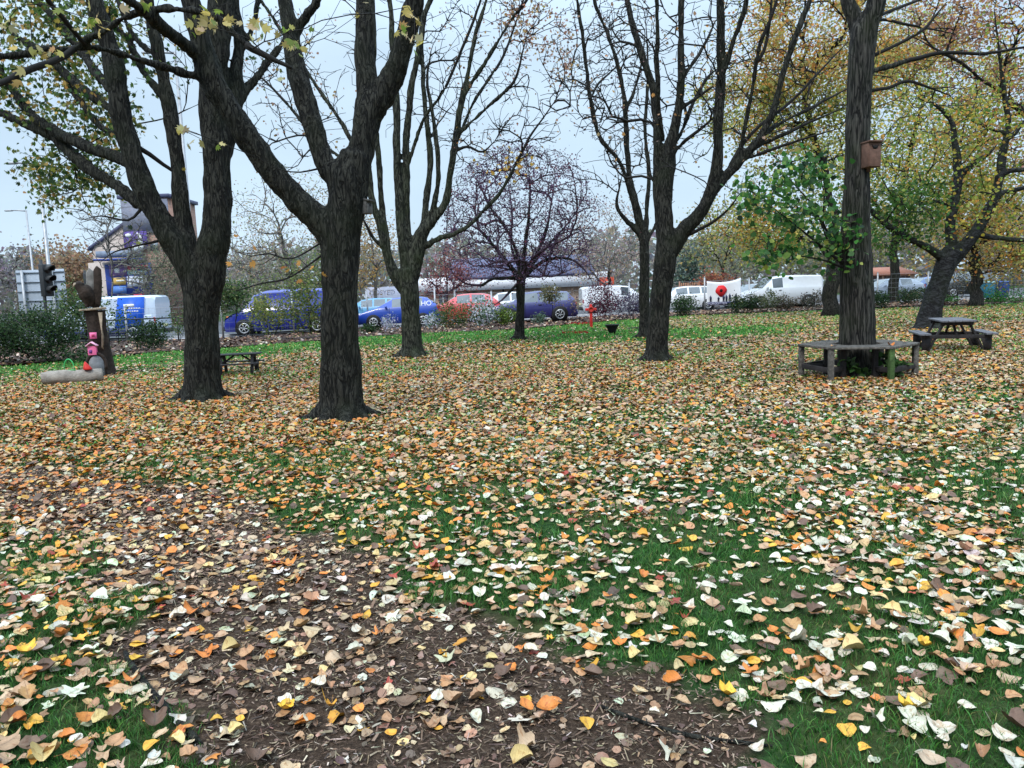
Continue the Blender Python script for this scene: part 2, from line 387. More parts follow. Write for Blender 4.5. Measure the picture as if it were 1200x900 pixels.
def template(kind, lod, r):
    if lod == 0:
        n = 20; O = outline(kind, n, r)
        V = np.vstack([[[0, -.05]], O * .55, O]); i = np.arange(n); j = (i + 1) % n
        F = [np.c_[np.zeros(n, int), 1 + i, 1 + j], np.c_[1 + i, 1 + n + i, 1 + n + j, 1 + j]]
        # stalk
        k = len(V); V = np.vstack([V, [[-.012, -.40], [.012, -.40], [.05, -.75], [.03, -.76]]]); F[1] = np.vstack([F[1], [[k, k + 1, k + 2, k + 3]]])
        i1 = np.full(n, 1.04); i1[[0, n - 1, n // 2, n // 2 - 1]] = .82; o1 = .90 + .10 * r.normal(0, 1, n)
        sh = np.r_[.78, i1, np.clip(o1, .6, 1.1), np.full(4, .5)]
    elif lod == 1:
        n = 10 if kind == 'lobed' else 8; O = outline(kind, n, r); V = np.vstack([[[0, 0]], O]); i = np.arange(n)
        F = [np.c_[np.zeros(n, int), 1 + i, 1 + (i + 1) % n]]; sh = np.ones(n + 1)
    else:
        V = np.array([[0, -.5], [.45, -.05], [0, .52], [-.45, -.02]]); F = [np.array([[0, 1, 2], [0, 2, 3]])]; sh = np.ones(4)
    return V, F, sh
def curl(V2, a, b, c, ph):
    x, y = V2[:, 0], V2[:, 1]; r = np.hypot(x, y)
    return a * x * x + b * y * y + c * np.abs(x) + .10 * r * r * np.sin(3 * np.arctan2(y, x) + ph)
def basis(yaw, tx, ty):
    n = len(yaw); cy, sy = np.cos(yaw), np.sin(yaw)
    e1 = np.c_[cy, sy, tx]; e2 = np.c_[-sy, cy, ty]
    e1 /= np.linalg.norm(e1, axis=1, keepdims=True); e3 = np.cross(e1, e2); e3 /= np.linalg.norm(e3, axis=1, keepdims=True); e2 = np.cross(e3, e1)
    return e1, e2, e3
TRUNKS = [G(400, 490)[:2], G(237, 468)[:2], G(483, 417)[:2], G(770, 422)[:2], G(1003, 440)[:2]]
TRUNKR = [.27, .27, .27, .26, .27]
class Leaves: pass
def sample(n, y0, y1, margin=1.3):
    yy = np.sqrt(rng.uniform(y0 * y0, y1 * y1, n)); xx = rng.uniform(-1, 1, n) * (.72 * yy + margin)
    keep = rng.random(n) < (.72 * yy + margin) / (.72 * y1 + margin) * (y1 / yy) * .999 if False else np.ones(n, bool)
    return xx[keep], yy[keep]
def area(y0, y1, margin=1.3): return .72 * (y1 * y1 - y0 * y0) + 2 * margin * (y1 - y0)
def gen(y0, y1, dens, densfun):
    n = int(area(y0, y1) * dens); x, y = sample(n, y0, y1)
    k = rng.random(n) < densfun(x, y); x, y = x[k], y[k]
    for (a, b), r in zip(TRUNKS, TRUNKR):
        k = np.hypot(x - a, y - b) > r * (1.0 if y0 < 5 else .9); x, y = x[k], y[k]
    return x, y
def cover(x, y):
    e = edge_y(x) - y                                     # metres of lawn left before the bed
    p = vnoise(x, y, 1.6, 11) * .6 + vnoise(x, y, .5, 12) * .4
    near = sstep(7.5, 3.2, y)
    c = .98 - .62 * sstep(.42, .66, p) * (.55 + .45 * near + .25 * sstep(-.1, .3, x / np.maximum(y, .1))).clip(0, 1.1) * sstep(20, 12, y)     # green patches
    c *= 1 - .27 * near
    greenstrip = np.maximum(sstep(9.5 + 3.5 * vnoise(x, y, 2., 51), 4.5, e) * (x < 6) * (y > 12), sstep(4, 1.5, e) * (y > 12))
    c *= 1 - .95 * greenstrip
    u = x / np.maximum(y, .1)
    c *= 1 - .92 * sstep(21, 22.5, y) * sstep(28.5, 27, y) * sstep(.0, .06, u) * sstep(.42, .34, u)
    c *= np.where(pathsoft(x, y) > .5, .52 + .33 * sstep(3.2, 6, y), 1)
    c = np.where(e < .1, 0, c)
    return np.clip(c, 0, 1)
def colours(x, y):
    """palette index per leaf: paler near and to the right, oranger further to the left"""
    n = len(x); u = x / np.maximum(y, .1)
    w = np.zeros((n, len(PN)))
    white = np.clip(.05 + .16 * sstep(7, 3, y) + .26 * sstep(-.25, .35, u) * sstep(13, 4, y), 0, .6)
    org = np.clip(.10 + .05 * sstep(5, 8, y) + .20 * sstep(.2, -.5, u) * sstep(4, 8, y), 0, .4)
    w[:, 0] = white; w[:, 1] = .03; w[:, 2] = .12; w[:, 3] = .10; w[:, 4] = org; w[:, 5] = .17; w[:, 6] = .13; w[:, 7] = .12 + .14 * sstep(8, 16, y); w[:, 8] = .02; w[:, 9] = .17
    cw = np.cumsum(w / w.sum(1, keepdims=True), 1)
    return (rng.random(n)[:, None] > cw).sum(1)
def make_batch(x, y, lod, sz, lift):
    n = len(x)
    L = Leaves(); L.x, L.y = x, y; L.lod = lod
    L.size = np.clip(sz * .95 * np.exp(rng.normal(0, .34, n)), sz * .4, sz * 1.55); L.ci = colours(x, y)
    L.kind = rng.choice(3, n, p=[.5, .34, .16]); red = L.ci == 8; L.kind[red] = 2
    L.yaw = rng.uniform(0, 6.283, n); t = .15 if lod == 0 else .26
    L.tx = rng.normal(0, t, n); L.ty = rng.normal(0, t, n)
    L.z = hz(x, y) + lift * rng.uniform(.35, 1.0, n) + .25 * L.size * np.hypot(L.tx, L.ty) + np.where(pathsoft(x, y) > .5, -.4 * lift, 0)
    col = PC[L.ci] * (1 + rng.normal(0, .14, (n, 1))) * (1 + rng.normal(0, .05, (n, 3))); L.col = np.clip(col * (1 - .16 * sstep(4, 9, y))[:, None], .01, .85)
    L.a = rng.normal(.28, .48, n); L.b = rng.normal(.16, .44, n); L.c = rng.normal(.05, .26, n); L.asp = rng.uniform(.68, 1.08, n); L.ph = rng.uniform(0, 6.28, n)
    return L
def emit(L, sel, name):
    """all the leaves of sel as one mesh"""
    Vs, Fs, Cs, Ls, off = [], {}, [], [], 0
    for kd in range(3):
        for var in range(3 if L.lod == 0 else 2):
            r = np.random.default_rng(100 * kd + var + 10 * L.lod); V2, F, sh = template(KINDS[kd], L.lod, r)
            q = np.nonzero(sel & (L.kind == kd) & ((np.arange(len(L.x)) % (3 if L.lod == 0 else 2)) == var))[0]
            if not len(q): continue
            e1, e2, e3 = basis(L.yaw[q], L.tx[q], L.ty[q]); X2, Y2 = V2[:, 0], V2[:, 1]; rr = np.hypot(X2, Y2); th = np.arctan2(Y2, X2)
            h = L.a[q, None] * X2 ** 2 + L.b[q, None] * Y2 ** 2 + L.c[q, None] * np.abs(X2) + .10 * rr ** 2 * np.sin(3 * th + L.ph[q, None])
            P = np.c_[L.x[q], L.y[q], L.z[q]][:, None] + L.size[q, None, None] * (X2[None, :, None] * L.asp[q, None, None] * e1[:, None] + Y2[None, :, None] * e2[:, None] + h[:, :, None] * e3[:, None])
            k = len(V2); Ls.append(np.stack([np.tile(X2, (len(q), 1)), np.tile(Y2, (len(q), 1)), np.repeat(rng.uniform(0, 50, (len(q), 1)), k, 1)], -1).reshape(-1, 3)); Vs.append(P.reshape(-1, 3)); Cs.append((L.col[q][:, None] * sh[None, :, None]).reshape(-1, 3))
            for f in F: Fs.setdefault(f.shape[1], []).append((np.arange(len(q))[:, None, None] * k + f[None] + off).reshape(-1, f.shape[1]))
            off += len(q) * k
    return np.concatenate(Vs), [np.concatenate(f) for f in Fs.values()], np.concatenate(Cs), np.concatenate(Ls)
m_fallen = leaf_mat('fallen_leaf', trans=0.0, rough=.55, mott=.3, mscale=55)
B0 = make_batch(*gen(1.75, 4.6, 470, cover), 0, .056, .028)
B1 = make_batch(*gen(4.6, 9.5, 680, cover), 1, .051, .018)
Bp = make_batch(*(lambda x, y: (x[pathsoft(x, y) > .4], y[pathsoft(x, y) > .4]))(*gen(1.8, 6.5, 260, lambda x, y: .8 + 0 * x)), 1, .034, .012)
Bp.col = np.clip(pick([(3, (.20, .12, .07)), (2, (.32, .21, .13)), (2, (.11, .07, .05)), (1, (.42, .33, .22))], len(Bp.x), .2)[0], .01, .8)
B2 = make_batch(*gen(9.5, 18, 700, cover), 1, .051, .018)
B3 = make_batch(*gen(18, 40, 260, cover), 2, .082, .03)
# the 300 that show largest
uu, vv, dd = project(np.c_[B0.x, B0.y, B0.z])
B0.u, B0.v = uu, vv
score = np.where((uu > 4) & (uu < 1196) & (vv < 893), B0.size ** 2 * (1.0 if True else 0) * np.maximum(.35, np.sin(np.arctan(1.5 / B0.y))) / dd ** 2, 0)
top = np.argsort(-score)[:300]
ind = np.zeros(len(B0.x), bool); ind[top] = True
V, Fl, Cc, Lp = [], [], [], []; off = 0
for L, sel in ((B0, ~ind), (B1, np.ones(len(B1.x), bool)), (Bp, np.ones(len(Bp.x), bool)), (B2, np.ones(len(B2.x), bool)), (B3, np.ones(len(B3.x), bool))):
    v_, f_, c_, l_ = emit(L, sel, 'x'); Lp.append(l_); V.append(v_); Cc.append(c_); Fl += [f + off for f in f_]; off += len(v_)
m_vein = vein_mat('veined_leaf')
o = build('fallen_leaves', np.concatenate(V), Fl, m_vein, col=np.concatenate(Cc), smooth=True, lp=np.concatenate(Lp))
tag(o, 'carpet of fallen autumn leaves in cream, orange and brown across the park', 'fallen leaves', kind='stuff')
# single leaves: meshes per kind and colour, then copies
lib = {}
SHN = {'round': 'rounded', 'pointed': 'pointed', 'lobed': 'lobed'}
q_top = sorted(top, key=lambda i: B0.v[i])
tx_, ty_ = B0.x[top], B0.y[top]
used = {}
for i in q_top:
    kd, ci = int(B0.kind[i]), int(B0.ci[i]); key = (kd, ci, int(rng.integers(3)))
    if key not in lib:
        r = np.random.default_rng(900 + hash(key) % 997 if False else 900 + kd * 100 + ci * 7 + key[2]); V2, F, sh = template(KINDS[kd], 0, r)
        z = curl(V2, r.normal(.35, .8), r.normal(.25, .7), r.normal(.05, .36), r.uniform(0, 6))
        c = np.clip(PC[ci] * (1 + r.normal(0, .10)) * (1 + r.normal(0, .04, 3)), 0, .85)
        lo = build('fallen_leaf', np.c_[V2, z], F, m_vein, col=c[None] * sh[:, None], smooth=True, lp=np.c_[V2, np.full(len(V2), r.uniform(0, 50))]); lib[key] = lo
    else:
        lo = lib[key].copy(); C.objects.link(lo)
    e1, e2, e3 = basis(B0.yaw[i:i + 1], B0.tx[i:i + 1], B0.ty[i:i + 1])
    Mx = Matrix([[*(float(a) for a in (e1[0][k], e2[0][k], e3[0][k])), float((B0.x[i], B0.y[i], B0.z[i] + .006)[k])] for k in range(3)] + [[0, 0, 0, 1]])
    lo.matrix_world = Mx @ Matrix.Diagonal((float(B0.size[i] * B0.asp[i]), float(B0.size[i]), float(B0.size[i]), 1))
    d = np.hypot(tx_ - B0.x[i], ty_ - B0.y[i]); d[d < 1e-6] = 9
    oth = top[np.argsort(d)[:2]]
    surf = 'bark chip path' if pathsoft(B0.x[i], B0.y[i]) > .5 else 'grass'
    szn = 'large' if B0.size[i] > .085 else ('small' if B0.size[i] < .070 else 'mid-sized')
    lab = f"{szn} {PN[ci]} {SHN[KINDS[kd]]} leaf on {surf} beside {PN[B0.ci[oth[0]]]} {SHN[KINDS[B0.kind[oth[0]]]]} leaf"
    if lab in used: lab = f"{szn} {PN[ci]} {SHN[KINDS[kd]]} leaf on {surf} between {PN[B0.ci[oth[0]]]} and {PN[B0.ci[oth[1]]]} leaves"
    if lab in used:
        hp = ['bottom', 'lower', 'middle'][0 if B0.v[i] > 840 else (1 if B0.v[i] > 770 else 2)]
        cx = ['corner below the hedge', 'part below the twin trunks', 'part below the dark round tree', 'part below the forked tree', 'part below the tree seat'][min(4, int(B0.u[i] // 240))]
        lab = f"{szn} {PN[ci]} {SHN[KINDS[kd]]} leaf on {surf}, {hp} {cx}"
    used[lab] = 1
    tag(lo, lab, 'leaf', 'single fallen leaves lying closest to the viewer')
# ---- grass
def blades(x, y, h, w, pal):
    n = len(x); h = h * rng.uniform(.5, 1.3, n) * (.55 + 1.1 * vnoise(x, y, .16, 41)); yaw = rng.uniform(0, 6.283, n)
    lean = rng.normal(0, .55, (n, 2)) * h[:, None]
    b = np.c_[x, y, hz(x, y) - .004]; s = np.c_[np.cos(yaw), np.sin(yaw), 0 * yaw] * (w * rng.uniform(.6, 1.3, n))[:, None] / 2
    m = b + np.c_[lean * .35, h * .6]; t = b + np.c_[lean, h * .95]
    V = np.stack([b - s, b + s, m + s * .7, m - s * .7, t], 1).reshape(-1, 3)
    i = np.arange(n)[:, None] * 5
    c, _ = pick(pal, n, .22); c = np.repeat(c, 5, 0).reshape(n, 5, 3) * np.array([.55, .55, 1, 1, 1.15])[None, :, None]  # shading put into blade colour: darker foot, lighter tip
    return V, [i + np.array([[0, 1, 2, 3]]), i + np.array([[3, 2, 4]])], c.reshape(-1, 3)
GP = [(5, (.034, .122, .021)), (3, (.062, .178, .031)), (1.2, (.10, .18, .042)), (.4, (.19, .18, .06))]
def gsel(y0, y1, dens):
    n = int(area(y0, y1) * dens); x, y = sample(n, y0, y1)
    k = (pathsoft(x, y) < .35 + .25 * vnoise(x, y, .12, 21)) & (edge_y(x) - y > 0) & (rng.random(n) < .35 + .9 * vnoise(x, y, .4, 22)); x, y = x[k], y[k]
    for (a, b_), r in zip(TRUNKS, TRUNKR):
        k = np.hypot(x - a, y - b_) > r; x, y = x[k], y[k]
    return x, y
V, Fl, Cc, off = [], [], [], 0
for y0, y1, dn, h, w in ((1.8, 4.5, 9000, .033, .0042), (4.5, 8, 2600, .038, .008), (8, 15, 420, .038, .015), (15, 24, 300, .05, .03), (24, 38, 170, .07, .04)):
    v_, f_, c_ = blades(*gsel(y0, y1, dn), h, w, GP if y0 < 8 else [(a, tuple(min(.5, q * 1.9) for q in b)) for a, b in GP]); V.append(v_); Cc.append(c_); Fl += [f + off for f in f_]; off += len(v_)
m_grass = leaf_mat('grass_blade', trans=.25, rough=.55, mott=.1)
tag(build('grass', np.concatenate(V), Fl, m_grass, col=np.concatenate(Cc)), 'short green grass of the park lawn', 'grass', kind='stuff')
# ---- bark chips
n = 150000; x = rng.uniform(-6, 3, n); y = rng.uniform(1.7, 8.2, n)
k = (pathsoft(x, y) > .35 + .3 * vnoise(x, y, .2, 31)) & (np.abs(x) < .72 * y + 1.3) & (rng.random(n) < np.clip(5 / y, .3, 1)); x, y = x[k], y[k]; n = len(x)
L = rng.gamma(1.6, .010, n) + .008; wd = rng.uniform(.0016, .0075, n) * (1 + (rng.random(n) < .06) * 1.4); yaw = rng.uniform(0, 6.283, n); e1, e2, e3 = basis(yaw, rng.normal(0, .3, n), rng.normal(0, .35, n))
T = np.array([[-.5, -.5, 0], [.5, -.3, .0], [.5, .4, 0], [-.4, .5, 0], [0, 0, .35]])
P = np.c_[x, y, hz(x, y) + rng.uniform(.002, .016, n)]
V = P[:, None] + T[None, :, 0:1] * L[:, None, None] * e1[:, None] + T[None, :, 1:2] * wd[:, None, None] * e2[:, None] + T[None, :, 2:3] * wd[:, None, None] * e3[:, None]
i = np.arange(n)[:, None] * 5
Fq = np.concatenate([i + np.array([[0, 1, 4]]), i + np.array([[1, 2, 4]]), i + np.array([[2, 3, 4]]), i + np.array([[3, 0, 4]])])
c, _ = pick([(3, (.05, .032, .021)), (3, (.11, .070, .046)), (2.8, (.19, .128, .086)), (1.8, (.29, .21, .14)), (.6, (.42, .35, .27))], n, .2)
tag(build('bark_chips', V.reshape(-1, 3), Fq, m_fallen, col=np.repeat(c, 5, 0)), 'loose brown bark chips and wood slivers covering the path', 'bark chips', kind='stuff')
# mulch bed litter
n = 9000; x = rng.uniform(-24, 32, n); t = rng.uniform(0, 1, n) ** 1.2; y = edge_y(x) * (1 - t) + (fence_y(x) + .4) * t
P = np.c_[x, y, np.full(n, .07)]
T4 = np.array([[0, -.5], [.45, -.05], [0, .52], [-.45, -.02]]); e1, e2, e3 = basis(rng.uniform(0, 6.28, n), rng.normal(0, .4, n), rng.normal(0, .4, n)); s_ = rng.uniform(.07, .16, n)
V = P[:, None] + s_[:, None, None] * (T4[None, :, 0:1] * e1[:, None] + T4[None, :, 1:2] * e2[:, None])
c, _ = pick([(3, (.20, .10, .06)), (2, (.32, .20, .12)), (2, (.09, .05, .035)), (1, (.45, .38, .3))], n, .2)
tag(build('bed_litter', V.reshape(-1, 3), np.arange(n * 4).reshape(-1, 4), m_fallen, col=np.repeat(c, 4, 0)), 'brown leaf litter lying on the mulch under the fence', 'leaf litter', kind='stuff')
# ================================================================== trees
m_bark = bark_mat('park_bark', (.0028, .0029, .0025), (.046, .045, .037), moss=.5, mcol=(.013, .018, .0075), sc=26, bump=1.0)
m_barkg = bark_mat('mossy_bark', (.005, .0058, .0045), (.070, .075, .056), moss=.6, mcol=(.024, .034, .014))
m_barkr = bark_mat('furrowed_bark', (.005, .0048, .0045), (.072, .068, .060), moss=.25, zs=.10, sc=26)
m_barkc = bark_mat('cherry_bark', (.006, .006, .0065), (.040, .042, .046), moss=.3, zs=2.2, sc=7, bump=.45)
m_twig = mat('twig_bark', (.011, .010, .009), .9, var=.4, scale=3)
m_twigp = mat('purple_twig_bark', (.042, .024, .040), .9, var=.4, scale=3)
m_twigg = mat('grey_twig_bark', (.12, .11, .10), .9, var=.3, scale=3)
m_leaf = leaf_mat('tree_leaf', trans=.5, rough=.5, mott=.15, mscale=8)
def grow(P, D, targets, step=.28, up=.12, jit=.07, bias=.8, r=rng, bend=.32, align=.6):
    """joins each target to the nearest limb point by a bent twig; returns nodes, parents, index of tips"""
    cap = len(P) + len(targets) * 40
    Q = np.empty((cap, 3)); E = np.empty((cap, 3)); par = np.full(cap, -1); n = len(P); Q[:n] = P; E[:n] = D; tips = []
    for t in targets:
        d = t - Q[:n]; L = np.linalg.norm(d, axis=1)
        j = int(np.argmin(L + bias * np.maximum(0, -d[:, 2]) + align * L * (1 - (d * E[:n]).sum(1) / (L + 1e-6))))
        L = L[j]; k = int(np.clip(math.ceil(L / step), 1, 38)); p0 = Q[j]
        ed = E[j] + .55 * (t - p0) / (L + 1e-6); ed /= np.linalg.norm(ed) + 1e-6
        c = p0 + ed * L * bend + np.array([0, 0, up * L])
        prev = j
        for s in range(1, k + 1):
            u = s / k; p = (1 - u) ** 2 * p0 + 2 * u * (1 - u) * c + u * u * t
            if s < k: p = p + r.normal(0, jit * step * .6, 3)
            Q[n] = p; e = p - Q[prev]; E[n] = e / (np.linalg.norm(e) + 1e-9); par[n] = prev; prev = n; n += 1
        tips.append(prev)
    return Q[:n], E[:n], par[:n], np.array(tips, int)
def pipe(par, n0, tip, rfix=None, ex=2.3):
    n = len(par); a = np.zeros(n); kids = np.zeros(n, bool); kids[par[par >= 0]] = True
    a[~kids] = tip ** ex
    for i in range(n - 1, n0 - 1, -1):
        a[i] = max(a[i], tip ** ex); p = par[i]
        if p >= 0: a[p] += a[i]
    rr = a ** (1 / ex)
    if rfix is not None: rr[:n0] = rfix
    return rr
def evalmesh(o):
    dg = bpy.context.evaluated_depsgraph_get(); dg.update()
    me = bpy.data.meshes.new_from_object(o.evaluated_get(dg)); old = o.data; o.modifiers.clear(); o.data = me; bpy.data.meshes.remove(old)
def traced_tree(name, label, base, limbs, bark, roots=(), group=None, voxel=.028, targets=None, leaves=None, leafmat=None, tipr=.0035, twigmat=None, up=.25, ntw=0, twlen=(.3, 1.1), rough=.02, cat='tree', step=.25, rmax=.09, lobed=True, ws=1.0):
    b = G(*base); d0 = b[1]; root = thing(name, label, cat, (b[0], b[1], 0), group=group)
    nodes = []; uvd = np.zeros((0, 3)); thick = MB(); thin = MB()
    for li, lb in enumerate(limbs):
        pts, dz1 = lb[0], lb[1]; pts = [tuple(p) for p in pts]
        uv = np.array([p[:2] for p in pts], float); w = np.array([p[2] for p in pts], float) * ws
        s = np.r_[0, np.cumsum(np.hypot(*np.diff(uv, axis=0).T))]; s /= s[-1]
        if len(uvd):
            k = np.argmin(np.hypot(uvd[:, 0] - uv[0, 0], uvd[:, 1] - uv[0, 1])); dzs = uvd[k, 2]
        else: dzs = 0
        d = d0 + dzs + (dz1 - dzs) * s if dz1 is not None else d0 + dzs + 0 * s
        P = np.array([[*W(u, v, dd), ww / 2 * dd / FPX] for (u, v), dd, ww in zip(uv, d, w)])
        if li == 0: P[0, 2] = -.12; P = np.vstack([[P[0, 0], P[0, 1], -.3, P[0, 3] * 1.06], P])
        if li:
            dv = P[0, :3] - P[1, :3]; dv /= np.linalg.norm(dv); P = np.vstack([[*(P[0, :3] + dv * P[0, 3] * 1.3), P[0, 3] * .5], P])
            if pts[-1][1] > 0 and 0 < pts[-1][0] < 1200: P[-1, 3] *= .4; P[-2, 3] *= .8
        S = subpoly(P, .10)
        r_ = np.random.default_rng(li + 5)
        wob = np.cumsum(r_.normal(0, 1, (len(S), 3)), 0); wob -= np.linspace(wob[0], wob[-1], len(S)); S[:, :3] += wob * .10 * np.minimum(S[:, 3:4], .05) * (0 if li == 0 else 1)
        S[:, 3] *= 1 + .05 * r_.normal(0, 1, len(S)).cumsum() / np.sqrt(np.arange(len(S)) + 8)
        uvd = np.vstack([uvd, np.c_[np.interp(np.linspace(0, 1, 60), s, uv[:, 0]), np.interp(np.linspace(0, 1, 60), s, uv[:, 1]), np.interp(np.linspace(0, 1, 60), s, d - d0)]])
        big = np.nonzero(S[:, 3] > .036)[0]
        if len(big) > 3:
            kb = big[-1] + 1
            B = S[:kb]; thick.tube(B[:, :3], B[:, 3], 14)
            if kb < len(S) - 1: T = S[max(0, kb - 3):]; thin.tube(T[:, :3], T[:, 3] * .97, 7)
        else: thin.tube(S[:, :3], S[:, 3], 7)
        D = np.gradient(S[:, :3], axis=0); D /= np.linalg.norm(D, axis=1, keepdims=True) + 1e-9
        nodes.append(np.c_[S, D])
    r0 = limbs[0][0][1][2] * ws / 2 * d0 / FPX
    for a, ln in roots:
        a = R(a); c, s_ = math.cos(a), math.sin(a); pp = []
        for t in np.linspace(0, 1, 9):
            rad = .60 * r0 + ln * .33 * t; pp.append((b[0] + c * rad * t ** .8, b[1] + s_ * rad * t ** .8, .62 * r0 * 2.4 * (1 - t) ** 1.9 - .045 * t, r0 * .46 * (1 - t) + .05))
        pp = np.array(pp); thick.tube(pp[:, :3], pp[:, 3], 10)
    tr = thick.build('trunk', bark)
    if roots is not None and voxel:
        m = tr.modifiers.new('r', 'REMESH'); m.mode = 'VOXEL'; m.voxel_size = voxel; m.use_smooth_shade = True
        m = tr.modifiers.new('s', 'SMOOTH'); m.iterations = 5; m.factor = .5
        evalmesh(tr)
        me = tr.data; n = len(me.vertices); co = np.empty(n * 3, np.float32); me.vertices.foreach_get('co', co); co = co.reshape(-1, 3)
        no = np.empty(n * 3, np.float32); me.vertices.foreach_get('normal', no); no = no.reshape(-1, 3)
        dsp = np.array([mnoise.noise((p[0] * 9, p[1] * 9, p[2] * 1.6)) * .9 + mnoise.noise((p[0] * 22, p[1] * 22, p[2] * 4)) * .6 + mnoise.noise((p[0] * 2.2, p[1] * 2.2, p[2] * 2.2)) * .8 for p in co.tolist()])
        co = co + no * (dsp * rough)[:, None]
        co -= np.array([b[0], b[1], 0])
        me.vertices.foreach_set('co', co.astype(np.float32).ravel()); me.update()
        if not me.materials: me.materials.append(bark)
        me.polygons.foreach_set('use_smooth', np.ones(len(me.polygons), bool))
    else:
        tr.data.transform(Matrix.Translation((-b[0], -b[1], 0)))
    tr.parent = root
    A = np.concatenate(nodes); P0, D0, R0 = A[:, :3], A[:, 4:], A[:, 3]
    T = []
    if targets is not None: T += [np.asarray(t) for t in targets(d0)]
    r_ = np.random.default_rng(len(label))
    if ntw:
        k = np.nonzero((R0 < rmax) & (P0[:, 2] > 2.0))[0]; k = r_.choice(k, ntw)
        off = r_.normal(0, 1, (ntw, 3)); off[:, 2] = np.abs(off[:, 2]) * .8 + .2; off += D0[k] * 1.7; off /= np.linalg.norm(off, axis=1, keepdims=True)
        T += list(P0[k] + off * r_.uniform(*twlen, (ntw, 1)))
    if T:
        T = np.array(T); r_.shuffle(T)
        low = P0[:, 2] > 1.7; Pl, Dl, Rl = P0[low], D0[low], R0[low]
        Q, E, par, tips = grow(Pl, Dl, T, step=step, up=up, r=r_)
        n0 = len(Pl); rr = pipe(par, n0, tipr, Rl)
        k = np.arange(n0, len(Q)); pr = par[k]; rs = np.minimum(rr[pr], np.where(pr < n0, rr[k] * 1.25, rr[pr]))
        if thin.V:
            V1 = np.concatenate(thin.V)
            F1 = [np.array(f) for f in thin.F.values()]
        else: V1, F1 = np.zeros((0, 3)), []
        V2, F2 = segs(Q[pr], Q[k], rs, rr[k], 4)
        build('branches', np.vstack([V1, V2]), F1 + [F2 + len(V1)], twigmat or m_twig, root, loc=(b[0], b[1], 0), smooth=True)
        if leaves:
            lp = []
            for (n, sz, pal, sig, filt) in leaves:
                cand = tips if filt is None else tips[[bool(filt(*project(Q[i])[:2], Q[i])) for i in tips]]
                if not len(cand): continue
                wg = r_.gamma(.7, 1, len(cand)) + .05; kk = r_.choice(cand, n, p=wg / wg.sum()); back = r_.uniform(0, 1, n) < .5; kk = np.where(back & (par[kk] >= n0), par[kk], kk)
                lp.append(leaf_cards(Q[kk] + r_.normal(0, sig, (n, 3)), sz, pal, r_, six=True, lobed=lobed))
            if lp:
                V = np.concatenate([p[0] for p in lp]); o_ = 0; Fs = []
                for p in lp: Fs.append(p[1] + o_); o_ += len(p[0])
                build('foliage', V, Fs, leafmat or m_leaf, root, loc=(b[0], b[1], 0), col=np.concatenate([p[2] for p in lp]))
    elif thin.V:
        o = thin.build('branches', twigmat or m_twig, root, smooth=True); o.data.transform(Matrix.Translation((-b[0], -b[1], 0)))
    return root
def ell(u, v, ru, rv, n, d0, d1, seed=0, shell=0):
    """n points in a pixel-sized ellipse standing d0..d1 metres away"""
    r = np.random.default_rng(seed); out = []
    while len(out) < n:
        a, b_ = r.uniform(-1, 1, 2)
        if shell < a * a + b_ * b_ < 1: out.append(W(u + a * ru, v + b_ * rv, r.uniform(d0, d1)))
    return out
YG, YL, OR, GR, TAN, DG = (.17, .20, .035), (.42, .30, .05), (.45, .17, .035), (.055, .13, .025), (.30, .19, .11), (.03, .075, .02)
MAPLE = [(3, (.08, .14, .03)), (2, (.17, .20, .05)), (1.6, (.38, .25, .06)), (2.4, (.03, .065, .02))]
STR = [(200, 1.6), (245, 1.2), (290, 1.5), (335, 1.1), (30, 1.4), (80, 1.2), (130, 1.3)]
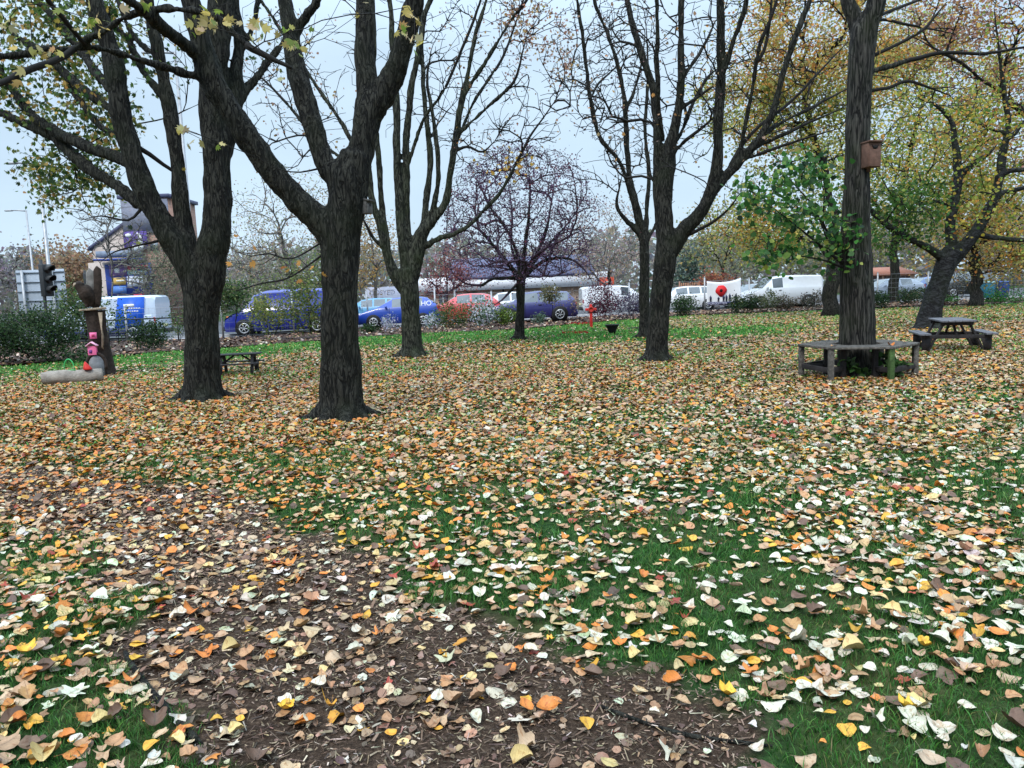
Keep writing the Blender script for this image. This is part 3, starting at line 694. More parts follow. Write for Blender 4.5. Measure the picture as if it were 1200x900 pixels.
# --- twin-limbed tree
def t1(d0):
    T = []
    for u, v, ru, rv, n, s in ((70, 40, 85, 55, 90, 1), (60, 120, 70, 45, 45, 2), (85, 195, 75, 32, 75, 3), (60, 228, 22, 18, 16, 4), (115, 222, 26, 14, 12, 5), (130, 130, 35, 35, 30, 6), (190, 80, 60, 70, 22, 7), (30, -40, 120, 60, 60, 8), (300, 60, 40, 60, 18, 9), (115, 260, 40, 30, 8, 19)):
        T += ell(u, v, ru, rv, n, d0 + .6, d0 + 3.2, s)
    return T
traced_tree('broadleaf_tree', 'dark mossy tree splitting low into four limbs, beside the carved eagle stump', (237, 469), [
    ([(237, 472, 66), (237, 445, 53), (237, 400, 50), (235, 350, 50), (236, 322, 48), (238, 305, 36)], 0),
    ([(236, 395, 30), (233, 350, 38), (222, 318, 37), (207, 292, 34), (188, 262, 33), (171, 226, 32), (158, 190, 31), (145, 140, 28), (137, 90, 28), (127, 45, 26), (114, 5, 24), (103, -50, 20), (95, -120, 12)], -.3),
    ([(236, 372, 16), (232, 330, 22), (223, 295, 24), (216, 262, 23), (210, 215, 20), (204, 170, 18), (197, 122, 19), (186, 65, 16), (173, 0, 16), (166, -60, 11)], .35),
    ([(239, 400, 32), (243, 345, 43), (250, 290, 44), (254, 235, 39), (252, 180, 37), (248, 120, 38), (250, 60, 38), (256, 15, 35), (264, -50, 28), (275, -120, 16)], .1),
    ([(255, 205, 26), (266, 165, 24), (274, 138, 22), (279, 85, 18), (282, 42, 15), (278, 5, 14), (274, -60, 9)], .6),
    ([(275, 130, 14), (287, 107, 14), (301, 92, 12), (316, 72, 10), (328, 56, 8), (345, 20, 6)], .9),
    ([(281, 60, 10), (292, 42, 9), (302, 8, 9), (306, -40, 7)], .9),
    ([(160, 195, 20), (140, 186, 17), (112, 175, 16), (84, 163, 16), (58, 150, 14), (33, 130, 14), (14, 104, 12), (-8, 70, 10), (-30, 20, 7)], 1.6),
    ([(178, 248, 18), (158, 236, 16), (138, 220, 16), (107, 200, 15), (84, 183, 15), (62, 160, 13), (32, 146, 12), (0, 131, 10), (-50, 118, 7)], 1.3),
    ([(143, 142, 16), (122, 122, 14), (97, 105, 14), (71, 82, 12), (50, 62, 11), (25, 46, 9), (0, 28, 7), (-40, 0, 5)], 1.8),
    ([(158, 178, 10), (140, 162, 10), (117, 147, 9), (96, 121, 8), (76, 93, 7), (60, 60, 5)], 1.2),
    ([(132, 108, 14), (110, 80, 13), (89, 53, 12), (68, 28, 11), (42, 0, 10), (15, -40, 7)], 2.0),
    ([(158, 170, 8), (176, 181, 7), (192, 193, 7), (209, 205, 12)], .3),
    ([(200, 150, 12), (196, 122, 13), (173, 94, 11), (152, 54, 10), (136, 32, 9), (117, -2, 8)], .8),
    ([(190, 88, 10), (186, 70, 10), (161, 48, 8), (148, 26, 7), (135, -10, 5)], .9),
    ([(165, 245, 5), (150, 258, 3.4), (118, 253, 2.6), (95, 258, 2)], -.5),
    ([(186, 282, 4.5), (165, 287, 3), (135, 295, 2.6), (120, 305, 2)], -.8),
], m_bark, STR, ws=.81, rough=.028, targets=t1, leaves=[(6800, .082, MAPLE, .16, lambda u, v, p: u < 165 and v < 246), (110, .08, MAPLE, .2, lambda u, v, p: u >= 165)], ntw=150, up=.05, tipr=.0035)
# --- thick tree with a bird box
SPRIG = [(20, 10), (12, 28), (105, 22), (95, 30), (118, 30), (112, 12), (250, 12), (258, 20), (300, 34), (308, 42), (352, 52), (346, 60), (325, 80), (380, 45), (436, 6), (424, 14), (478, 8), (484, 18), (492, 50), (486, 46), (208, 150), (215, 158), (250, 170), (140, 8), (60, 60), (30, 90), (5, 40), (228, 30), (270, 24), (170, 5)]
traced_tree('broadleaf_tree', 'thick black-barked tree forking above a small wooden bird box, standing in orange leaves', (400, 490), [
    ([(401, 494, 80), (400, 470, 64), (399, 430, 57), (398, 380, 55), (398, 330, 53), (399, 292, 53), (402, 262, 54), (408, 235, 52), (411, 205, 50), (418, 180, 44)], 0),
    ([(392, 282, 42), (376, 262, 38), (346, 233, 36), (318, 204, 35), (290, 165, 31), (263, 125, 33), (246, 95, 33), (236, 60, 30), (226, 20, 28), (216, -40, 22), (206, -110, 14)], -.5),
    ([(405, 235, 40), (394, 207, 34), (381, 190, 31), (368, 150, 29), (357, 110, 28), (348, 80, 27), (342, 40, 25), (334, 5, 22), (322, -60, 15)], .4),
    ([(415, 195, 44), (427, 160, 40), (433, 124, 36), (430, 83, 30), (429, 33, 29), (428, -5, 27), (424, -80, 18)], .3),
    ([(430, 140, 36), (451, 108, 33), (467, 72, 29), (480, 27, 28), (488, -5, 26), (500, -80, 16)], -.3),
    ([(344, 45, 14), (355, 22, 13), (372, -2, 12), (390, -50, 8)], .2),
    ([(238, 70, 18), (220, 55, 18), (198, 38, 17), (177, 18, 16), (157, 4, 15), (135, -14, 12)], -1.6),
    ([(240, 92, 14), (224, 88, 11), (203, 82, 10), (180, 75, 9), (157, 68, 9), (140, 62, 9), (110, 56, 10), (80, 57, 12), (50, 59, 13), (25, 64, 12), (0, 67, 12), (-60, 72, 10)], -1.9),
    ([(86, 57, 9), (74, 66, 9), (58, 73, 9), (26, 85, 9), (0, 98, 8), (-40, 112, 6)], -2.2),
    ([(90, 56, 7), (98, 50, 8), (120, 37, 9), (142, 24, 10), (172, 13, 11), (195, 10, 11), (215, 12, 11), (247, 17, 11), (258, 23, 10), (273, 38, 11), (290, 55, 11), (315, 67, 11), (342, 80, 12)], None),
    ([(100, 52, 6), (72, 20, 7), (52, -5, 7), (30, -50, 5)], -2.2),
    ([(375, 285, 2.8), (342, 303, 2.2), (315, 297, 2), (295, 300, 1.8), (273, 294, 1.6)], -.6),
    ([(376, 300, 3.4), (352, 318, 2.8), (333, 328, 2.6), (307, 332, 2.4), (280, 340, 2.1), (262, 338, 1.8)], -.7),
    ([(372, 198, 3), (352, 202, 2.2), (332, 200, 2), (318, 194, 1.6)], -.3),
], m_bark, STR, ws=.80, rough=.028, targets=lambda d0: [W(u, v, d0 + rng.uniform(-2.6, -1.0)) for u, v in SPRIG] + ell(350, 20, 150, 60, 26, d0 - 1.5, d0 + 1, 31) + ell(330, 300, 60, 25, 16, d0 - .9, d0 - .3, 32),
    leaves=[(130, .10, [(3, (.45, .36, .12)), (2, (.20, .26, .05)), (2, (.50, .42, .22))], .05, lambda u, v, p: v < 200 and min((u - a) ** 2 + (v - b) ** 2 for a, b in SPRIG) < 60),
            (14, .09, [(1, (.5, .25, .06))], .12, lambda u, v, p: v > 200)], ntw=30, tipr=.003, up=.05)
# --- many-stemmed tree in the middle
PINKTAN = [(3, (.34, .19, .13)), (2, (.40, .24, .08)), (1, (.2, .1, .08))]
traced_tree('broadleaf_tree', 'grey-green tree with many upright stems fanning out, beside the blue hatchback', (483, 418), [
    ([(484, 420, 40), (483, 403, 31), (481, 370, 29), (480, 340, 29), (479, 315, 30)], 0),
    ([(478, 345, 18), (466, 330, 17), (456, 305, 15), (450, 285, 13), (444, 262, 10), (438, 240, 9), (432, 200, 9), (428, 150, 8), (424, 90, 7), (420, 20, 6)], -.3),
    ([(455, 300, 12), (450, 256, 10), (446, 205, 9), (443, 170, 9), (438, 110, 8), (440, 40, 7), (436, -40, 5)], .3),
    ([(479, 325, 20), (472, 285, 16), (468, 245, 13), (464, 202, 11), (463, 170, 11), (462, 119, 10), (459, 60, 9), (455, 0, 8), (450, -70, 5)], 0),
    ([(480, 300, 14), (477, 270, 11), (477, 223, 10), (476, 173, 10), (479, 120, 9), (489, 62, 8), (496, 20, 8), (506, -10, 7), (512, -80, 4)], .4),
    ([(482, 325, 22), (488, 300, 22), (494, 274, 20), (506, 258, 15), (521, 237, 11), (527, 205, 10), (531, 180, 10), (534, 152, 9), (541, 115, 9), (549, 82, 7), (560, 32, 6), (571, -5, 5), (580, -60, 3)], -.2),
    ([(540, 118, 7), (552, 98, 6), (566, 78, 6), (584, 48, 5), (600, 22, 5), (619, -3, 4), (640, -50, 3)], -.8),
    ([(531, 176, 6), (539, 158, 5), (556, 119, 5), (572, 94, 5), (588, 71, 4), (600, 40, 4), (612, 5, 3)], .8),
    ([(535, 158, 6), (552, 143, 5), (573, 123, 5), (590, 108, 5), (604, 91, 4), (612, 62, 3), (618, 40, 3)], -.5),
    ([(494, 275, 12), (499, 250, 9), (504, 202, 8), (505, 180, 8), (500, 141, 7), (496, 90, 6), (494, 32, 5), (493, -30, 4)], .5),
    ([(503, 258, 9), (510, 235, 8), (514, 205, 8), (511, 160, 7), (506, 126, 6), (500, 95, 5), (505, 60, 4)], -.4),
    ([(474, 205, 6), (480, 188, 5), (495, 143, 5), (510, 120, 4), (522, 102, 4), (535, 72, 4), (552, 32, 4), (565, -5, 3)], -.6),
    ([(500, 288, 9), (515, 280, 8), (532, 274, 7), (550, 263, 6.5), (569, 243, 6), (583, 228, 5.5), (593, 213, 5), (604, 193, 4.5), (621, 160, 3.5), (637, 138, 3), (660, 104, 2.4)], -.6),
    ([(440, 250, 8), (425, 200, 7), (402, 150, 6), (367, 95, 5.5), (335, 45, 5), (305, 0, 4), (285, -40, 3)], .8),
    ([(436, 235, 7), (405, 190, 5.5), (372, 165, 5), (342, 128, 4.5), (312, 96, 3.5), (290, 80, 2.5)], 1.2),
    ([(452, 292, 6), (440, 282, 5), (428, 262, 5), (425, 255, 4)], -.4),
    ([(530, 178, 5), (548, 172, 4), (565, 178, 4), (580, 165, 3)], 0),
], m_barkg, STR, ws=.82, voxel=.03, targets=lambda d0: ell(580, 90, 95, 120, 620, d0 - 1.4, d0 + 1.6, 41) + ell(440, 80, 110, 120, 200, d0 - .5, d0 + 2, 42) + ell(330, 110, 50, 100, 200, d0, d0 + 2, 43) + ell(630, 20, 60, 50, 40, d0 - 1, d0 + 1, 44),
    leaves=[(700, .075, PINKTAN, .12, lambda u, v, p: u > 590 and v < 90), (420, .06, PINKTAN, .14, lambda u, v, p: u > 520), (260, .07, PINKTAN, .14, lambda u, v, p: u < 400), (70, .10, [(1, (.55, .33, .07))], .18, lambda u, v, p: 585 < u < 660 and 180 < v < 260)],
    ntw=420, twlen=(.25, .9), up=.12, tipr=.0058, rmax=.06)
# --- forked tree right of the middle
traced_tree('broadleaf_tree', 'dark tree forking low with one limb sweeping up towards the tree seat', (769, 423), [
    ([(769, 426, 46), (770, 405, 35), (772, 370, 32), (776, 330, 31), (780, 300, 34), (780, 270, 26)], 0),
    ([(779, 285, 24), (774, 250, 16), (771, 215, 13), (770, 190, 13), (768, 141, 12), (763, 97, 11), (750, 54, 10), (738, 12, 9), (728, -50, 6)], .4),
    ([(781, 290, 24), (780, 240, 20), (784, 195, 20), (786, 170, 17), (792, 147, 14), (798, 108, 12), (799, 65, 11), (799, 20, 10), (800, -60, 7)], 0),
    ([(776, 160, 9), (772, 130, 9), (770, 87, 8), (770, 32, 7), (770, -30, 5)], -.4),
    ([(784, 296, 26), (798, 275, 24), (815, 257, 20), (828, 238, 18), (836, 215, 17), (840, 195, 16), (842, 148, 14), (844, 90, 13), (844, 22, 12), (843, -60, 8)], -.4),
    ([(832, 228, 18), (845, 212, 17), (860, 197, 15), (874, 182, 14), (886, 168, 13), (896, 150, 12), (905, 130, 12), (916, 92, 11), (934, 38, 10), (948, 0, 9), (966, -60, 6)], -.2),
    ([(842, 132, 9), (847, 95, 9), (852, 78, 8), (862, 45, 8), (872, 15, 7), (882, -30, 5)], -.7),
    ([(884, 166, 7), (912, 146, 6), (948, 127, 5.5), (975, 113, 4.5), (995, 103, 4)], .7),
    ([(850, 205, 6), (866, 175, 5), (890, 147, 5), (925, 120, 4.5), (960, 84, 4), (993, 50, 3)], .3),
    ([(866, 190, 8), (871, 165, 7), (877, 135, 6), (886, 81, 6), (892, 50, 6), (900, 30, 5), (912, -5, 4)], -.6),
    ([(890, 70, 5), (897, 55, 5), (903, 20, 4), (905, -20, 3)], -.5),
    ([(806, 275, 6), (820, 268, 5), (838, 258, 4.5), (855, 243, 4), (866, 228, 3)], -.8),
    ([(798, 95, 7), (812, 76, 6), (828, 48, 5.5), (838, 25, 5)], .6),
    ([(795, 130, 6), (812, 118, 5), (830, 105, 5), (842, 98, 4)], .2),
    ([(790, 178, 7), (800, 168, 6), (822, 150, 6), (836, 138, 5)], -.5),
    ([(783, 190, 7), (795, 160, 6), (815, 115, 5), (830, 90, 5), (842, 80, 4)], .8),
    ([(872, 178, 7), (915, 160, 6), (950, 143, 5), (985, 128, 4)], .2),
    ([(860, 192, 5), (900, 176, 5), (940, 163, 4), (985, 150, 3)], -.5),
], m_bark, STR, ws=.78, voxel=.03, targets=lambda d0: ell(770, 90, 95, 120, 600, d0 - 1, d0 + 1.6, 51) + ell(880, 70, 90, 100, 380, d0 - 1, d0 + 1.4, 52) + ell(840, 230, 40, 30, 22, d0 - .8, d0 + .5, 53) + ell(730, 150, 40, 60, 40, d0, d0 + 1, 54),
    leaves=[(150, .08, [(2, (.45, .32, .18)), (1, (.5, .25, .08))], .15, None), (300, .05, [(2, (.14, .09, .08)), (1, (.2, .13, .1))], .15, None)], ntw=380, twlen=(.25, .9), up=.15, tipr=.0055, rmax=.07)
# --- slim tree behind the forked one
traced_tree('slender_tree', 'slim bare tree just behind the low-forking trunk, one branch bowed outwards', (754, 396), [
    ([(754, 398, 15), (755, 375, 12.5), (755, 345, 12), (755, 310, 11.5), (755, 297, 12)], 0),
    ([(755, 305, 10), (753, 275, 9), (748, 250, 8), (741, 222, 7), (736, 190, 6.5), (734, 130, 6), (729, 90, 5), (714, 43, 4.5), (698, 4, 4), (690, -40, 3)], -.3),
    ([(756, 300, 9), (757, 270, 7), (759, 240, 6), (761, 200, 5.5), (757, 150, 5), (760, 90, 4), (757, 30, 3)], .5),
    ([(753, 280, 6), (742, 266, 6), (733, 258, 5.5), (723, 240, 5), (730, 200, 0.5)], 0),
    ([(748, 262, 6), (738, 225, 5.5), (727, 192, 5.2), (712, 173, 5), (701, 156, 5), (692, 120, 5), (686, 75, 4.6), (681, 35, 4.4), (676, 0, 4), (668, -50, 3)], -1.2),
    ([(757, 285, 5), (765, 270, 4.5), (772, 257, 4), (785, 240, 3)], .3),
    ([(734, 128, 4), (744, 105, 3.6), (752, 75, 3), (756, 40, 2.5)], .5),
    ([(692, 118, 3.4), (700, 100, 3), (715, 85, 2.6), (730, 70, 2)], .4),
], m_bark, STR[::2], voxel=.03, targets=lambda d0: ell(710, 70, 60, 100, 300, d0 - 1.6, d0 + 1.4, 61) + ell(700, 180, 45, 50, 45, d0 - 1.5, d0 + .5, 62) + ell(690, 20, 40, 40, 30, d0 - 1, d0 + 1, 63),
    leaves=[(420, .075, [(2, (.10, .06, .06)), (1, (.3, .19, .12))], .15, None)], ntw=160, twlen=(.3, 1.), tipr=.007, rmax=.1)
# --- straight tree inside the seat
def lime_targets(d0):
    return ell(945, 215, 42, 42, 55, d0 - .9, d0 + .7, 71) + ell(905, 235, 42, 34, 45, d0 - .9, d0 + .7, 76) + ell(950, 275, 48, 30, 50, d0 - .9, d0 + .7, 77) + ell(895, 292, 32, 22, 18, d0 - .9, d0 + .5, 78) + ell(985, 280, 20, 28, 30, d0 - .5, d0 + .3, 72) + ell(1080, 60, 90, 60, 90, d0 - .5, d0 + 1.5, 73) + ell(1090, 120, 70, 35, 40, d0 - .5, d0 + 1, 74) + ell(930, 200, 30, 20, 20, d0 - .5, d0 + .5, 75)
LIME = [(3, (.04, .125, .03)), (2.5, (.07, .19, .045)), (1.4, (.16, .28, .06)), (.7, (.36, .37, .09)), (1.4, (.02, .055, .022))]
traced_tree('lime_tree', 'tall straight tree rising through the wooden seat, a brown nest box on its trunk', (1004, 441), [
    ([(1005, 446, 54), (1005, 420, 45), (1004, 350, 39), (1003, 300, 36), (1003, 250, 33), (1004, 200, 28), (1005, 150, 27), (1007, 100, 27), (1010, 60, 29), (1013, 35, 28), (1014, 15, 18)], 0),
    ([(1009, 70, 16), (1008, 45, 20), (1002, 20, 17), (994, -2, 15), (984, -60, 11)], .2),
    ([(1010, 75, 18), (1013, 48, 24), (1020, 20, 22), (1027, -2, 21), (1040, -70, 14)], -.2),
    ([(1006, 92, 8), (1022, 84, 6.5), (1048, 77, 6), (1072, 70, 5.6), (1090, 65, 5), (1108, 62, 4.6), (1154, 63, 4), (1191, 57, 3), (1230, 50, 2.4)], .7),
    ([(1008, 110, 6), (1022, 106, 4.5), (1045, 102, 4), (1064, 95, 4), (1090, 103, 3.4), (1113, 112, 3)], .5),
    ([(1012, 72, 6), (1030, 62, 4.6), (1060, 48, 4.2), (1083, 35, 4), (1095, 20, 3.6), (1110, 2, 3)], .3),
    ([(1016, 30, 6), (1032, 18, 4), (1057, 7, 3.6), (1090, -5, 3)], .9),
    ([(1016, 28, 5), (1034, 23, 3.6), (1060, 28, 3.4), (1086, 33, 3), (1120, 40, 2.4)], 1.2),
    ([(995, 300, 5), (980, 285, 3), (965, 262, 2.6), (966, 230, 2.4), (960, 205, 2)], -.5),
    ([(992, 312, 5), (972, 296, 3), (950, 278, 2.6), (925, 258, 2.2), (900, 240, 1.8)], -.6),
    ([(994, 305, 4), (975, 292, 2.6), (955, 245, 2.2), (930, 215, 2), (905, 190, 1.6)], .2),
    ([(993, 316, 4), (970, 306, 2.6), (940, 300, 2.2), (905, 295, 1.6)], -.3),
], m_barkr, STR, ws=.94, voxel=.024, rough=.014, targets=lime_targets, leaves=[(1500, .085, LIME, .12, lambda u, v, p: u < 1000 and v > 140), (45, .07, [(1, (.45, .3, .08))], .15, lambda u, v, p: u > 1000)], ntw=0, up=.02, tipr=.0032, lobed=False)
# --- leaning cherry
CH = [(3, (.30, .33, .06)), (2, (.52, .40, .07)), (1.2, (.55, .27, .06)), (1.5, (.12, .20, .04))]
traced_tree('cherry_tree', 'leaning grey-barked tree with spreading crooked limbs behind the picnic table', (1087, 386), [
    ([(1086, 389, 40), (1092, 360, 31), (1102, 328, 29), (1110, 306, 30), (1117, 294, 30)], 0),
    ([(1116, 302, 20), (1116, 286, 15), (1114, 263, 13), (1118, 237, 12), (1122, 206, 11), (1120, 180, 9), (1118, 160, 8), (1116, 143, 7), (1107, 131, 6), (1094, 122, 5), (1078, 116, 4)], .4),
    ([(1116, 304, 24), (1127, 292, 19), (1141, 274, 17), (1156, 252, 16), (1168, 225, 14), (1174, 197, 13), (1177, 176, 12), (1181, 160, 10), (1183, 145, 9), (1180, 125, 8), (1176, 100, 7), (1170, 60, 5), (1165, 10, 3)], -.3),
    ([(1112, 308, 14), (1098, 298, 12), (1079, 287, 11), (1054, 274, 10), (1032, 259, 8.5), (1018, 243, 7), (1008, 225, 5), (1000, 205, 4)], -.8),
    ([(1144, 272, 10), (1155, 277, 9), (1175, 280, 8), (1200, 282, 8), (1240, 285, 6)], -.8),
    ([(1162, 238, 9), (1175, 226, 8), (1196, 222, 7), (1225, 214, 5)], .4),
    ([(1172, 206, 9), (1185, 200, 8), (1202, 198, 7), (1230, 180, 5)], -.6),
    ([(1123, 210, 8), (1136, 196, 8), (1148, 187, 7), (1158, 181, 6), (1168, 170, 3)], .2),
    ([(1179, 164, 8), (1190, 155, 7), (1203, 140, 6), (1225, 120, 4)], .2),
    ([(1179, 156, 6), (1160, 150, 5), (1143, 143, 4), (1130, 135, 3)], .5),
    ([(1118, 245, 5), (1100, 237, 4), (1085, 240, 3)], -.4),
], m_barkc, STR[::2], ws=.80, voxel=.034, rough=.010, targets=lambda d0: ell(1110, 190, 90, 90, 200, d0 - 1.5, d0 + 2, 81) + ell(1055, 255, 45, 45, 110, d0 - 1.5, d0 + .5, 82) + ell(1180, 250, 40, 50, 50, d0 - 1, d0 + 1, 83),
    leaves=[(4300, .085, CH, .24, lambda u, v, p: not (u < 1105 and v > 215)), (2300, .085, [(3, (.045, .12, .025)), (2, (.08, .16, .03)), (1, (.22, .24, .05))], .2, lambda u, v, p: u < 1105 and v > 215)], ntw=140, tipr=.007, rmax=.09, up=.08, lobed=False)
# --- dark dome-shaped tree
traced_tree('purple_leaved_tree', 'small round-headed tree of dense dark purple twigs on the lawn', (608, 399), [
    ([(608, 401, 18), (609, 385, 14), (610, 360, 13), (610, 335, 14), (611, 322, 15)], 0),
    ([(609, 328, 8), (597, 311, 6.5), (580, 290, 5.5), (562, 271, 4), (545, 262, 3), (528, 258, 2)], -.5),
    ([(609, 326, 7), (592, 326, 5), (575, 327, 4.5), (564, 334, 4), (545, 332, 3), (532, 322, 2)], -.9),
    ([(613, 326, 7), (626, 314, 6), (640, 305, 5), (657, 302, 4.5), (672, 305, 4), (685, 316, 3), (694, 330, 2)], -.4),
    ([(610, 325, 7), (605, 295, 5.5), (590, 263, 4.5), (576, 245, 4), (565, 222, 3), (556, 205, 2)], .4),
    ([(612, 322, 7), (616, 285, 5.5), (620, 245, 4.5), (621, 215, 3), (618, 190, 2)], -.3),
    ([(613, 322, 6), (628, 300, 5), (640, 272, 4), (646, 240, 3), (650, 210, 2)], .5),
    ([(611, 322, 5), (600, 290, 4), (600, 250, 3.6), (596, 215, 2.5)], .9),
    ([(614, 322, 5), (640, 290, 4), (665, 262, 3), (680, 240, 2)], .6),
    ([(609, 330, 4), (597, 343, 3.4), (588, 352, 3), (578, 358, 2)], -.6),
], m_bark, STR[::2], ws=.85, voxel=.028, targets=lambda d0: ell(611, 250, 92, 82, 1700, d0 - 2.2, d0 + 2.2, 91) + ell(560, 290, 48, 40, 90, d0 - 1.6, d0 + 1.6, 92) + ell(670, 290, 35, 35, 60, d0 - 1.6, d0 + 1.6, 93),
    leaves=[(10500, .05, [(3, (.10, .05, .10)), (2, (.16, .10, .18)), (1, (.20, .05, .07)), (.5, (.26, .18, .2))], .14, None)], ntw=300, twlen=(.3, .9), tipr=.0062, rmax=.08, up=.1, twigmat=m_twigp, lobed=False)
# ------------------------------------------------------------------ more distant trees
def crown_tree(name, label, base, d, fork, crowns, n, leaves, bark, twig, tr=.22, tipr=.008, group=None, seed=0, lean=0, cat='tree', step=.5, low=0, leafsz=.13, sig=.35):
    """trunk from base pixel column at distance d, crowns = [(u,v,ru,rv,weight)] pixel-sized ellipses"""
    r = np.random.default_rng(seed + 1000)
    x = W(base[0], base[1], d); b = np.array([x[0], d, 0.])
    root = thing(name, label, cat, b, group=group)
    top = W(fork[0], fork[1], d + .2); k = 9
    S = np.array([[*(b * (1 - t) + top * t), tr * (1.05 - .30 * t) + tr * .30 * max(0, .1 - t) / .1] for t in np.linspace(0, 1, k)]); S[1:-1, :2] += r.normal(0, tr * .18, (k - 2, 2)); S[0, 2] = -.15
    if low == 0:
        mb = MB(); mb.tube(S[:, :3], S[:, 3], 12); tk = mb.build('trunk', bark, root, smooth=True); tk.data.transform(Matrix.Translation(tuple(-b)))
    T = []; ws = np.array([c[4] for c in crowns], float); ws /= ws.sum()
    for (u, v, ru, rv, _), w in zip(crowns, ws):
        c = W(u, v, d); rx, rz = ru * d / FPX, rv * d / FPX; m = int(n * w) + 2
        q = r.normal(0, 1, (m, 3)); q /= np.linalg.norm(q, axis=1, keepdims=True); q *= r.uniform(.12, 1, (m, 1)) ** .5
        q *= 1 + .18 * np.sin(q @ r.normal(0, 3, 3) + r.uniform(0, 6))[:, None]
        T.append(c + q * np.array([rx, min(rx, rz) * .9, rz]))
    T = np.concatenate(T); T = T[T[:, 2] > .25]; r.shuffle(T)
    D = np.tile([0, 0, 1.], (k, 1)); st = S[max(1, k - 5):]
    Q, E, par, tips = grow(st[:, :3], D[:len(st)], T, step=step, up=.12, r=r, jit=.2)
    n0 = len(st); rr = pipe(par, n0, tipr, st[:, 3], ex=2.15); rr[n0:] = np.minimum(rr[n0:], tr * .75); kk = np.arange(n0, len(Q)); pr = par[kk]
    V2, F2 = segs(Q[pr], Q[kk], np.where(pr < n0, rr[kk] * 1.15, rr[pr]), rr[kk], 4)
    build('branches', V2, [F2], twig, root, loc=b, smooth=True)
    if leaves:
        Vs, Fs, Cs, o_ = [], [], [], 0
        for cnt, pal, filt in leaves:
            cand = tips
            if filt is not None:
                pu, pv, _ = project(Q[tips]); cand = tips[filt(pu, pv)]
            if not len(cand): continue
            wg = r.gamma(.45, 1, len(cand)) + .04; ki = r.choice(cand, cnt, p=wg / wg.sum()); bk = r.random(cnt) < .45; ki = np.where(bk & (par[ki] >= 0), par[ki], ki)
            V, Fq, cc = leaf_cards(Q[ki] + r.normal(0, sig, (cnt, 3)), leafsz, pal, r)
            Vs.append(V); Fs.append(Fq + o_); Cs.append(cc); o_ += len(V)
        if Vs: build('foliage', np.concatenate(Vs), Fs, m_leaf, root, loc=b, col=np.concatenate(Cs))
    return root
ORP = [(2.2, (.62, .28, .07)), (2, (.60, .42, .10)), (.6, (.42, .18, .08)), (2.6, (.46, .42, .14)), (1, (.24, .24, .08))]
YGP = [(3, (.36, .38, .09)), (2, (.54, .46, .12)), (1.8, (.18, .25, .06)), (.5, (.52, .28, .08)), (.8, (.13, .14, .05))]
PALE = [(3, (.36, .32, .22)), (2, (.30, .30, .18)), (1, (.42, .33, .2))]
crown_tree('broadleaf_tree', 'dark leaning trunk under an orange and gold crown, behind the nest box tree', (972, 368), 33, (980, 285), [(925, 60, 95, 95, 4), (960, 0, 90, 60, 2), (905, 150, 80, 60, 2), (1010, 90, 60, 80, 2), (900, 270, 60, 45, 1.6)], 520,
           [(12000, ORP, lambda u, v: v < 110), (12000, YGP, lambda u, v: v >= 90), (3600, ORP, lambda u, v: (v > 90) & (u < 920))], m_bark, m_twig, tr=.32, tipr=.011, leafsz=.12, seed=1, sig=.33)
crown_tree('broadleaf_tree', 'stout trunk with a gold and russet crown near the dark wheelie bins', (1143, 358), 37, (1143, 300), [(1160, 240, 80, 60, 3), (1150, 140, 90, 80, 3), (1180, 300, 50, 30, 2), (1120, 295, 35, 28, 1)], 480,
           [(8500, YGP, lambda u, v: v < 250), (7500, ORP + [(3, (.40, .33, .12))], lambda u, v: v >= 150)], m_barkr, m_twig, tr=.30, tipr=.012, leafsz=.13, seed=2, sig=.35)
crown_tree('broadleaf_tree', 'broad yellow-green tree between the nest box trunk and the leaning tree', (1048, 354), 47, (1048, 290), [(1050, 200, 95, 80, 3), (1055, 90, 110, 85, 3), (990, 210, 60, 70, 1.5)], 520,
           [(17000, YGP, None), (7000, ORP, lambda u, v: v < 90)], m_bark, m_twig, tr=.3, tipr=.014, leafsz=.15, seed=3, sig=.48)
crown_tree('broadleaf_tree', 'russet twiggy tree arching over the top corner above the leaning tree', (1262, 362), 29, (1258, 250), [(1180, 50, 110, 70, 3), (1210, 150, 70, 70, 2), (1110, 20, 80, 40, 1.5)], 560,
           [(6500, [(2, (.38, .2, .15)), (2, (.46, .24, .07)), (1, (.26, .14, .1))], None)], m_bark, m_twig, tr=.28, leafsz=.11, seed=4, sig=.35)
crown_tree('small_tree', 'pale green tree with a forked stem behind the poppy banner', (846, 352), 56, (847, 318), [(845, 275, 45, 42, 3), (880, 250, 40, 50, 2), (815, 290, 28, 30, 1)], 300,
           [(2600, [(3, (.24, .25, .10)), (2, (.36, .34, .18)), (1, (.42, .30, .1))], None)], m_bark, m_twig, tr=.16, leafsz=.2, seed=5, sig=.5)
crown_tree('small_tree', 'tan and rosy tree fading to bare twigs, behind the dark red bush', (714, 368), 52, (714, 318), [(712, 275, 45, 40, 3), (700, 310, 40, 25, 2), (745, 300, 22, 35, 1)], 420,
           [(2600, [(3, (.42, .30, .25)), (2, (.32, .23, .2)), (1, (.45, .34, .2))], None)], m_bark, m_twigg, tr=.14, leafsz=.12, seed=6, sig=.4)
crown_tree('small_tree', 'big pale grey twiggy tree above the blue van', (338, 388), 47, (338, 320), [(335, 260, 78, 68, 4), (300, 300, 55, 45, 2), (395, 270, 40, 60, 1.5)], 640,
           [(3600, PALE + [(1.5, (.40, .27, .17))], None)], m_twigg, m_twigg, tr=.15, leafsz=.12, seed=7, sig=.45, tipr=.01)
